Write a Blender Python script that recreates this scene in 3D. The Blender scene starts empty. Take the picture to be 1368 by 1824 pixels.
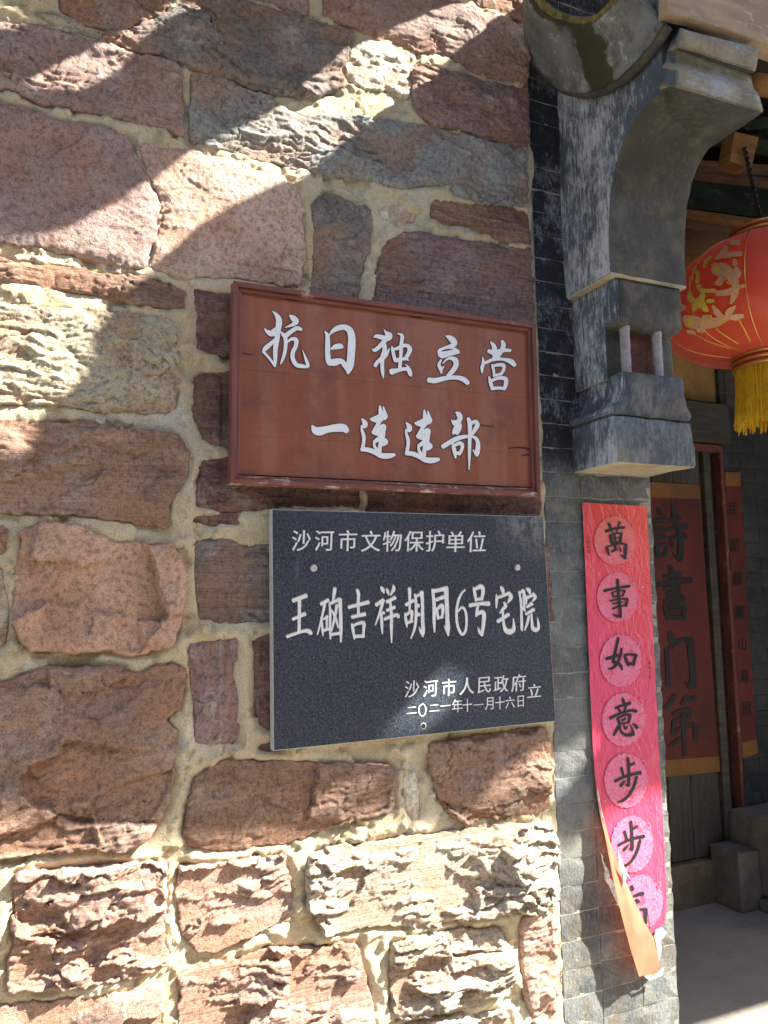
import bpy, bmesh, math, random
import numpy as np
from mathutils import Matrix, Vector

random.seed(7)
rng = np.random.default_rng(7)
C = bpy.context.scene.collection
scn = bpy.context.scene

# ------------------------------------------------------------------ camera
EYE = np.array([0.0, -1.74, 1.55])
YAW, PITCH, ROLL, F = math.radians(23.47), math.radians(6.17), math.radians(-0.94), 1370.0
fw = np.array([math.sin(YAW)*math.cos(PITCH), math.cos(YAW)*math.cos(PITCH), math.sin(PITCH)])
r0 = np.array([math.cos(YAW), -math.sin(YAW), 0.0])
u0 = np.cross(r0, fw)
rt = r0*math.cos(ROLL) + u0*math.sin(ROLL)
up = -r0*math.sin(ROLL) + u0*math.cos(ROLL)
cam = bpy.data.cameras.new('camera')
cam.sensor_fit = 'VERTICAL'
cam.sensor_height = 36.0
cam.lens = F/1824*36.0
cam.clip_start, cam.clip_end = 0.02, 500
camo = bpy.data.objects.new('camera', cam)
C.objects.link(camo)
camo.matrix_world = Matrix(((rt[0], up[0], -fw[0], EYE[0]), (rt[1], up[1], -fw[1], EYE[1]), (rt[2], up[2], -fw[2], EYE[2]), (0, 0, 0, 1)))
scn.camera = camo

# ------------------------------------------------------------------ light
SUN = np.array([1.0, -0.50, 1.0])            # towards the sun: grazing the wall from the right
SUN = SUN/np.linalg.norm(SUN)
world = bpy.data.worlds.new('World')
scn.world = world
world.use_nodes = True
wn = world.node_tree.nodes
sky = wn.new('ShaderNodeTexSky')
sky.sky_type = 'NISHITA'
sky.sun_disc = False
sky.sun_elevation = math.asin(SUN[2])
sky.sun_rotation = math.atan2(SUN[0], SUN[1])
world.node_tree.links.new(sky.outputs[0], wn['Background'].inputs[0])
wn['Background'].inputs[1].default_value = 0.11
sl = bpy.data.lights.new('sun', 'SUN')
sl.energy = 5.0
sl.angle = math.radians(0.45)
sl.color = (1.0, 0.94, 0.83)
so = bpy.data.objects.new('sun', sl)
C.objects.link(so)
so.rotation_euler = Vector(-SUN).to_track_quat('-Z', 'Y').to_euler()
scn.view_settings.view_transform = 'Standard'
scn.view_settings.look = 'None'
scn.view_settings.gamma = 1
scn.view_settings.use_curve_mapping = False
scn.view_settings.exposure = 2.3

FZ_ = 0.207
# ------------------------------------------------------------------ helpers
AX = {'x': 0, 'y': 1, 'z': 2}
def U(px, py, ax='y', val=0.0):
    """where the sight line through a point of the photograph meets the plane ax = val"""
    d = fw + (px-684)/F*rt - (py-912)/F*up
    a = AX[ax]
    return EYE + d*((val-EYE[a])/d[a])

def thing(name, label, cat, loc=(0, 0, 0), group=None):
    o = bpy.data.objects.new(name, None)
    o.empty_display_size = 0.1
    o.location = loc
    C.objects.link(o)
    o['label'] = label; o['category'] = cat
    if group: o['group'] = group
    return o

def rootloc(p):
    v = Vector((0, 0, 0))
    while p is not None:
        v += p.location; p = p.parent
    return v

def obj(name, vs, fs, mat, parent=None, smooth=False, loc=None, uvs=None):
    """vertices in world space; stored relative to the parent's place"""
    me = bpy.data.meshes.new(name)
    off = rootloc(parent) if parent is not None else Vector(loc if loc is not None else (0, 0, 0))
    va = np.asarray(vs, dtype=float).reshape(-1, 3) - np.array(off)
    if isinstance(fs, np.ndarray):
        n, k = fs.shape
        me.vertices.add(len(va)); me.vertices.foreach_set('co', va.astype(np.float32).ravel())
        me.loops.add(n*k); me.loops.foreach_set('vertex_index', fs.astype(np.int32).ravel())
        me.polygons.add(n)
        me.polygons.foreach_set('loop_start', np.arange(0, n*k, k, dtype=np.int32))
        me.polygons.foreach_set('loop_total', np.full(n, k, dtype=np.int32))
        me.update(calc_edges=True)
    else:
        me.from_pydata([tuple(v) for v in va], [], [tuple(f) for f in fs])
    if smooth:
        me.polygons.foreach_set('use_smooth', [True]*len(me.polygons))
    me.materials.append(mat)
    me.validate()
    o = bpy.data.objects.new(name, me)
    C.objects.link(o)
    if parent is not None: o.parent = parent
    elif loc is not None: o.location = loc
    return o

def tag(o, label=None, cat=None, group=None, kind=None):
    for k, v in (('label', label), ('category', cat), ('group', group), ('kind', kind)):
        if v: o[k] = v
    return o

def bm_obj(name, bm, mat, parent=None, smooth=False, loc=None):
    vs = [v.co[:] for v in bm.verts]
    bm.verts.index_update()
    fs = [[v.index for v in f.verts] for f in bm.faces]
    bm.free()
    return obj(name, vs, fs, mat, parent, smooth, loc)

def H(a):
    a = (a ^ (a >> 16)) * np.uint32(0x7feb352d)
    a = (a ^ (a >> 15)) * np.uint32(0x846ca68b)
    return a ^ (a >> 16)
def h2(i, j, s):
    return H(i.astype(np.int64).astype(np.uint32)*np.uint32(374761393) + j.astype(np.int64).astype(np.uint32)*np.uint32(668265263) + np.uint32(s*974711 & 0xffffffff)).astype(np.float64)/4294967295.0
def vnoise(x, y, s=0):
    i = np.floor(x); j = np.floor(y); fx = x-i; fy = y-j
    fx = fx*fx*fx*(fx*(fx*6-15)+10); fy = fy*fy*fy*(fy*(fy*6-15)+10)
    a = h2(i, j, s); b = h2(i+1, j, s); c = h2(i, j+1, s); d = h2(i+1, j+1, s)
    return (a*(1-fx)+b*fx)*(1-fy)+(c*(1-fx)+d*fx)*fy*1.0-0.5
def fbm(x, y, f, octv=4, s=0, g=0.5):
    t = 0; a = 1
    for k in range(octv):
        t = t + a*vnoise(x*f+k*17.3, y*f-k*9.1, s+k); f *= 2.03; a *= g
    return t
def sstep(a, b, x):
    t = np.clip((x-a)/(b-a), 0, 1); return t*t*(3-2*t)

def sdf(px, py, poly):
    """signed distance, positive inside"""
    P = np.asarray(poly, float); n = len(P)
    d2 = np.full(px.shape, 1e9); ins = np.zeros(px.shape, bool)
    for k in range(n):
        a = P[k]; b = P[(k+1) % n]; e = b-a
        wx = px-a[0]; wy = py-a[1]
        t = np.clip((wx*e[0]+wy*e[1])/(e@e+1e-12), 0, 1)
        d2 = np.minimum(d2, (wx-e[0]*t)**2+(wy-e[1]*t)**2)
        c = (a[1] > py) != (b[1] > py)
        if e[1] != 0:
            ins ^= c & (px < e[0]*(py-a[1])/e[1]+a[0])
    d = np.sqrt(d2)
    return np.where(ins, d, -d)

def box(bm, x0, x1, y0, y1, z0, z1, bev=0.0, seg=1):
    r = bmesh.ops.create_cube(bm, size=1)
    vs = r['verts']
    for v in vs:
        v.co = Vector(((x0+x1)/2+v.co.x*(x1-x0), (y0+y1)/2+v.co.y*(y1-y0), (z0+z1)/2+v.co.z*(z1-z0)))
    if bev:
        es = list({e for v in vs for e in v.link_edges})
        bmesh.ops.bevel(bm, geom=es, offset=bev, segments=seg, affect='EDGES', profile=0.7)
    return bm

def boxobj(name, x0, x1, y0, y1, z0, z1, mat, parent=None, bev=0.002, rough=0, cut=0.03, seed=1, smooth=False, loc=None):
    bm = bmesh.new()
    box(bm, x0, x1, y0, y1, z0, z1, bev, 2 if rough else 1)
    if rough: roughen(bm, cut, rough, seed)
    return bm_obj(name, bm, mat, parent, smooth or bool(rough), loc)

def roughen(bm, cut, amp, seed=1, it=5):
    for _ in range(it):
        es = [e for e in bm.edges if e.calc_length() > cut*1.6]
        if not es: break
        bmesh.ops.subdivide_edges(bm, edges=es, cuts=1, use_grid_fill=True)
    bmesh.ops.triangulate(bm, faces=[f for f in bm.faces if len(f.verts) > 4])
    bm.normal_update()
    co = np.array([v.co for v in bm.verts]); no = np.array([v.normal for v in bm.verts])
    n = fbm(co[:, 0]+co[:, 1]*0.83, co[:, 2]+co[:, 1]*0.47, 9, 4, seed)*amp*2
    for v, k, q in zip(bm.verts, n, no):
        v.co += Vector(q)*float(k)

def extrude_profile(prof, x0, x1, bm=None, taper=0.0):
    """polygon in (y, z) swept along x"""
    bm = bm or bmesh.new()
    a = [bm.verts.new((x0, y, z)) for y, z in prof]; b = [bm.verts.new((x1, y, z)) for y, z in prof]
    bm.faces.new(a); bm.faces.new(b[::-1])
    n = len(prof)
    for k in range(n): bm.faces.new((a[k], b[k], b[(k+1) % n], a[(k+1) % n]))
    bmesh.ops.recalc_face_normals(bm, faces=bm.faces[:])
    return bm

def tube(pts, r, seg=8, closed=False):
    pts = [Vector(p) for p in pts]; vs = []; fs = []
    n = len(pts)
    rr = r if hasattr(r, '__len__') else [r]*n
    for i, p in enumerate(pts):
        t = (pts[min(i+1, n-1)]-pts[max(i-1, 0)]).normalized()
        a = t.orthogonal().normalized() if i == 0 else (a-t*a.dot(t)).normalized()
        b = t.cross(a)
        for k in range(seg):
            an = 2*math.pi*k/seg
            vs.append(p+(a*math.cos(an)+b*math.sin(an))*rr[i])
    for i in range(n-1):
        for k in range(seg):
            k2 = (k+1) % seg
            fs.append((i*seg+k, i*seg+k2, (i+1)*seg+k2, (i+1)*seg+k))
    fs.append(tuple(range(seg))[::-1]); fs.append(tuple((n-1)*seg+k for k in range(seg)))
    return [v[:] for v in vs], fs

# ------------------------------------------------------------------ materials
class NB:
    def __init__(s, name, rough=0.85):
        s.m = bpy.data.materials.new(name); s.m.use_nodes = True
        s.t = s.m.node_tree; s.n = s.t.nodes; s.l = s.t.links
        s.b = s.n['Principled BSDF']; s.b.inputs['Roughness'].default_value = rough
        s.tc = s.n.new('ShaderNodeTexCoord'); s.co = s.tc.outputs['Object']
    def link(s, a, b): s.l.new(a, b)
    def put(s, sock, v):
        if isinstance(v, (int, float)): sock.default_value = v
        elif isinstance(v, (tuple, list)): sock.default_value = tuple(v)+((1,) if len(v) == 3 and len(sock.default_value) == 4 else ())
        else: s.l.new(v, sock)
    def mapc(s, scale=(1, 1, 1), loc=(0, 0, 0), rot=(0, 0, 0), co=None):
        m = s.n.new('ShaderNodeMapping'); s.l.new(co or s.co, m.inputs[0])
        m.inputs['Scale'].default_value = scale; m.inputs['Location'].default_value = loc; m.inputs['Rotation'].default_value = rot
        return m.outputs[0]
    def noise(s, scale, detail=6, rough=0.6, co=None, dist=0.0):
        n = s.n.new('ShaderNodeTexNoise'); s.l.new(co or s.co, n.inputs['Vector'])
        n.inputs['Scale'].default_value = scale; n.inputs['Detail'].default_value = detail
        n.inputs['Roughness'].default_value = rough; n.inputs['Distortion'].default_value = dist
        return n.outputs['Fac']
    def voro(s, scale, co=None, feat='F1', out='Distance', rand=1.0):
        n = s.n.new('ShaderNodeTexVoronoi'); n.feature = feat; s.l.new(co or s.co, n.inputs['Vector'])
        n.inputs['Scale'].default_value = scale; n.inputs['Randomness'].default_value = rand
        return n.outputs[out]
    def rng(s, v, a, b, c=0.0, d=1.0, smooth=False):
        m = s.n.new('ShaderNodeMapRange'); m.clamp = True
        if smooth: m.interpolation_type = 'SMOOTHSTEP'
        s.put(m.inputs[0], v)
        for i, q in enumerate((a, b, c, d)): m.inputs[i+1].default_value = q
        return m.outputs[0]
    def math(s, op, a, b=0.0):
        m = s.n.new('ShaderNodeMath'); m.operation = op; s.put(m.inputs[0], a); s.put(m.inputs[1], b); return m.outputs[0]
    def mix(s, f, a, b, mode='MIX'):
        m = s.n.new('ShaderNodeMix'); m.data_type = 'RGBA'; m.blend_type = mode
        s.put(m.inputs[0], f); s.put(m.inputs[6], a); s.put(m.inputs[7], b); return m.outputs[2]
    def scalec(s, col, v):
        """colour times a value"""
        m = s.n.new('ShaderNodeVectorMath'); m.operation = 'SCALE'; s.put(m.inputs[0], col); s.put(m.inputs['Scale'], v); return m.outputs[0]
    def bump(s, h, dist, strength=1.0, prev=None):
        b = s.n.new('ShaderNodeBump'); s.put(b.inputs['Height'], h); b.inputs['Distance'].default_value = dist
        b.inputs['Strength'].default_value = strength
        if prev: s.l.new(prev, b.inputs['Normal'])
        return b.outputs[0]
    def fin(s, col, nrm=None, rough=None):
        s.put(s.b.inputs['Base Color'], col)
        if nrm is not None: s.l.new(nrm, s.b.inputs['Normal'])
        if rough is not None: s.put(s.b.inputs['Roughness'], rough)
        return s.m

def sc(r, g, b):
    f = lambda c: (c/255/12.92) if c/255 <= 0.04045 else ((c/255+0.055)/1.055)**2.4
    return (f(r), f(g), f(b))

def mat_stone():
    b = NB('rough_sandstone', 0.9)
    oi = b.n.new('ShaderNodeObjectInfo')
    v = b.n.new('ShaderNodeVectorMath'); v.operation = 'ADD'
    b.link(b.co, v.inputs[0])
    sc_ = b.n.new('ShaderNodeVectorMath'); sc_.operation = 'SCALE'; sc_.inputs[0].default_value = (31, 17, 23)
    b.link(oi.outputs['Random'], sc_.inputs['Scale']); b.link(sc_.outputs[0], v.inputs[1])
    co = v.outputs[0]
    at = b.n.new('ShaderNodeAttribute'); at.attribute_name = 'fresh'
    big = b.noise(5, 9, 0.65, co)
    fine = b.noise(90, 5, 0.7, co)
    grain = b.noise(420, 2, 0.6, co)
    st = b.noise(1.0, 8, 0.72, b.mapc((7, 7, 120), co=co), 0.25)
    col = b.scalec(oi.outputs['Color'], b.rng(big, 0.25, 0.75, 0.95, 1.85))
    stv = b.math('MULTIPLY', b.math('SUBTRACT', b.rng(st, 0.3, 0.7, 0.0, 1.0), 0.5), oi.outputs['Alpha'])
    col = b.scalec(col, b.math('ADD', b.math('MULTIPLY', stv, 1.3), 1.0))
    col = b.mix(b.math('MULTIPLY', at.outputs['Fac'], 0.5), col, (0.37, 0.185, 0.10))
    pat = b.rng(b.noise(11, 9, 0.78, co), 0.50, 0.64, 0.0, 0.6)
    pat = b.math('MULTIPLY', pat, b.math('SUBTRACT', 1.0, at.outputs['Fac']))
    col = b.mix(pat, col, (0.43, 0.37, 0.31))
    rust = b.rng(b.noise(7, 7, 0.7, b.mapc((1, 1, 2.2), (5, 3, 9), co=co)), 0.56, 0.70, 0.0, 0.5)
    col = b.mix(rust, col, (0.38, 0.225, 0.12))
    dk = b.rng(fine, 0.34, 0.54, 0.55, 1.14)
    col = b.scalec(col, dk)
    col = b.scalec(col, b.rng(grain, 0.3, 0.7, 0.68, 1.32))
    n1 = b.bump(b.noise(38, 8, 0.75, b.mapc((0.8, 0.8, 1.5), co=co)), 0.006, 0.8)
    n2 = b.bump(b.math('ADD', fine, b.math('MULTIPLY', grain, 0.6)), 0.0035, 0.9, n1)
    n3 = b.bump(b.math('MULTIPLY', st, oi.outputs['Alpha']), 0.010, 1.0, n2)
    return b.fin(col, n3)

def mat_mortar():
    b = NB('lime_mortar', 0.95)
    big = b.noise(4, 8, 0.65); mid = b.noise(22, 7, 0.7); g = b.noise(330, 3, 0.7)
    col = b.mix(b.rng(big, 0.40, 0.62), (0.70, 0.62, 0.44), (0.60, 0.48, 0.29))
    col = b.mix(b.rng(b.noise(9, 8, 0.7, b.mapc((1, 1, 1), (7, 2, 4))), 0.56, 0.68, 0, 0.8), col, (0.66, 0.63, 0.53))
    col = b.mix(b.rng(mid, 0.55, 0.70, 0, 0.7), col, (0.33, 0.21, 0.10))
    col = b.scalec(col, b.rng(g, 0.3, 0.7, 0.72, 1.25))
    n = b.bump(mid, 0.012, 0.8)
    n = b.bump(g, 0.0045, 1.0, n)
    return b.fin(col, n)

def mat_brick(name, dark=0.0, tone=1.0):
    b = NB(name, 0.85)
    oi = b.n.new('ShaderNodeObjectInfo')
    geo = b.n.new('ShaderNodeNewGeometry'); co = geo.outputs['Position']
    fib = b.noise(1.0, 6, 0.75, b.mapc((240, 240, 60), co=co))
    big = b.noise(5, 8, 0.7, co)
    sp = b.noise(120, 6, 0.75, co)
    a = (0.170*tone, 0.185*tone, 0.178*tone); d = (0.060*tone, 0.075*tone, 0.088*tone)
    sepz = b.n.new('ShaderNodeSeparateXYZ'); b.link(co, sepz.inputs[0])
    col = b.mix(b.rng(big, 0.38, 0.62), a, d)
    col = b.scalec(col, b.rng(oi.outputs['Random'], 0, 1, 0.85, 1.2))
    col = b.mix(b.rng(b.noise(8, 8, 0.78, b.mapc((1, 1, 1), (3, 3, 3), co=co)), 0.50, 0.64, 0, 0.55), col, (0.30*tone, 0.28*tone, 0.21*tone))
    col = b.mix(b.rng(fib, 0.50, 0.66, 0, 0.38), col, (0.42*tone, 0.43*tone, 0.40*tone))
    col = b.mix(b.rng(sp, 0.60, 0.68, 0, 0.55), col, (0.045*tone, 0.05*tone, 0.05*tone))
    if dark > 0:
        st = b.rng(b.math('ADD', b.math('MULTIPLY', b.noise(6, 9, 0.8, b.mapc((1, 1, 0.7), (9, 3, 3), co=co)), 0.7), b.math('MULTIPLY', sp, 0.3)), 0.50, 0.56, 0, 0.75)
        low = b.rng(sepz.outputs[2], FZ_+0.2, FZ_+1.05, 1, 0)
        col = b.mix(b.math('MULTIPLY', st, low), col, (0.13, 0.095, 0.06))
        blk = b.mix(b.rng(b.noise(14, 7, 0.75, co), 0.50, 0.62), (0.010, 0.015, 0.024), (0.040, 0.050, 0.062))
        blk = b.mix(b.rng(b.math('ADD', b.math('MULTIPLY', b.noise(5, 9, 0.8, b.mapc((1.3, 1, 1), (2, 1, 5), co=co)), 0.7), b.math('MULTIPLY', fib, 0.3)), 0.52, 0.60, 0, 0.8), blk, (0.27, 0.30, 0.34))
        msk = b.rng(b.math('ADD', sepz.outputs[2], b.math('MULTIPLY', b.noise(7, 7, 0.7, co), 0.35)), DARKZ+0.12, DARKZ+0.26)
        col = b.mix(msk, col, blk)
    n = b.bump(fib, 0.003, 0.7)
    n = b.bump(sp, 0.004, 0.9, n)
    return b.fin(col, n)

def mat_plaster(name, base, light, lo, hi, warm=None, stretch=(70, 70, 26)):
    b = NB(name, 0.75)
    geo = b.n.new('ShaderNodeNewGeometry'); co = geo.outputs['Position']
    big = b.noise(7, 8, 0.7, co)
    fib = b.noise(1.0, 8, 0.75, b.mapc(stretch, co=co))
    col = b.scalec(base, b.rng(big, 0.3, 0.7, 0.6, 1.5))
    col = b.mix(b.rng(b.math('ADD', b.math('MULTIPLY', fib, 0.38), b.math('MULTIPLY', b.noise(5, 10, 0.78, b.mapc((1, 1, 0.6), (8, 1, 3), co=co)), 0.62)), lo, hi, 0, 0.85), col, light)
    if warm:
        col = b.mix(b.rng(b.noise(12, 8, 0.7, b.mapc((1, 1, 1), (1, 9, 2), co=co)), 0.52, 0.66, 0, 0.7), col, warm)
    col = b.mix(b.rng(b.noise(160, 4, 0.7, co), 0.68, 0.74, 0, 0.7), col, (0.6, 0.6, 0.55))
    n = b.bump(big, 0.014, 0.7)
    n = b.bump(b.noise(45, 8, 0.75, co), 0.006, 0.8, n)
    n = b.bump(fib, 0.002, 0.6, n)
    return b.fin(col, n)

def mat_wood(name, a, c, rough=0.7, grain=(5, 5, 60), wear=None, wearlo=0.64):
    b = NB(name, rough)
    geo = b.n.new('ShaderNodeNewGeometry'); co = geo.outputs['Position']
    g = b.noise(1.0, 7, 0.65, b.mapc(grain, co=co), 0.3)
    col = b.mix(b.rng(g, 0.35, 0.65), a, c)
    col = b.scalec(col, b.rng(b.noise(5, 7, 0.6, co), 0.3, 0.7, 0.75, 1.25))
    if wear:
        w = b.math('ADD', b.math('MULTIPLY', b.noise(1.0, 8, 0.8, b.mapc(tuple(q*1.5 for q in grain), (4, 4, 4), co=co)), 0.5), b.math('MULTIPLY', b.noise(16, 6, 0.7, co), 0.5))
        col = b.mix(b.rng(w, wearlo-0.06, wearlo-0.03, 0, 0.85), col, wear)
    n = b.bump(g, 0.003, 0.6)
    return b.fin(col, n)

def mat_plain(name, c, rough=0.7, metal=0.0, var=0.15, sc_=30, bump=0.0):
    b = NB(name, rough)
    col = b.scalec(c, b.rng(b.noise(sc_, 6, 0.65), 0.3, 0.7, 1-var, 1+var))
    b.b.inputs['Metallic'].default_value = metal
    n = b.bump(b.noise(sc_*3, 6, 0.7), bump) if bump else None
    return b.fin(col, n)

# ------------------------------------------------------------------ measured places
XE = float(np.mean([U(943, 150)[0], U(960, 900)[0], U(984, 1300)[0], U(994, 1700)[0]]))   # end of the rubble wall
DARKZ = float(U(990, 850)[2])          # the pier is sooty above this height
XP = float(np.mean([U(1158, 870)[0], U(1178, 1300)[0], U(1203, 1800)[0]]))               # right edge of the brick pier
DY = 0.93                              # depth of the door face
FZ = float(U(1245, 1614, 'y', DY-0.03)[2])   # gateway floor

M_STONE, M_MORTAR = mat_stone(), mat_mortar()

# ------------------------------------------------------------------ ground and lane
def mat_ground():
    b = NB('worn_stone_paving', 0.8)
    geo = b.n.new('ShaderNodeNewGeometry'); co = geo.outputs['Position']
    col = b.mix(b.rng(b.noise(2.2, 9, 0.7, co), 0.35, 0.65), (0.22, 0.205, 0.18), (0.32, 0.285, 0.235))
    col = b.mix(b.rng(b.noise(14, 8, 0.75, co), 0.5, 0.7, 0, 0.6), col, (0.17, 0.16, 0.15))
    n = b.bump(b.noise(30, 8, 0.7, co), 0.01, 0.7)
    return b.fin(col, n)
M_GROUND = mat_ground()
g = obj('ground', [(-60, -60, FZ), (60, -60, FZ), (60, 60, FZ), (-60, 60, FZ)], [(0, 1, 2, 3)], M_GROUND)
g['kind'] = 'structure'

# ------------------------------------------------------------------ rubble wall
wall = thing('stone_wall', 'rough reddish sandstone block wall with thick sandy mortar joints behind both signs', 'wall', (0.4, 0.0, FZ))

PAL0 = {'mauve': (0.255, 0.165, 0.150), 'brown': (0.225, 0.128, 0.088), 'dark': (0.135, 0.065, 0.055), 'purple': (0.200, 0.122, 0.118),
       'slate': (0.190, 0.200, 0.195), 'pale': (0.50, 0.46, 0.36), 'pink': (0.330, 0.195, 0.150), 'orange': (0.360, 0.200, 0.130),
       'khaki': (0.300, 0.260, 0.180), 'grey': (0.150, 0.125, 0.115), 'sand': (0.37, 0.30, 0.23), 'blush': (0.40, 0.27, 0.215)}
PAL = {k: tuple(0.16*sum(v)/3*q+0.84*c*q for c, q in zip(v, (1.0, 1.0, 0.96))) for k, v in PAL0.items()}
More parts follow.
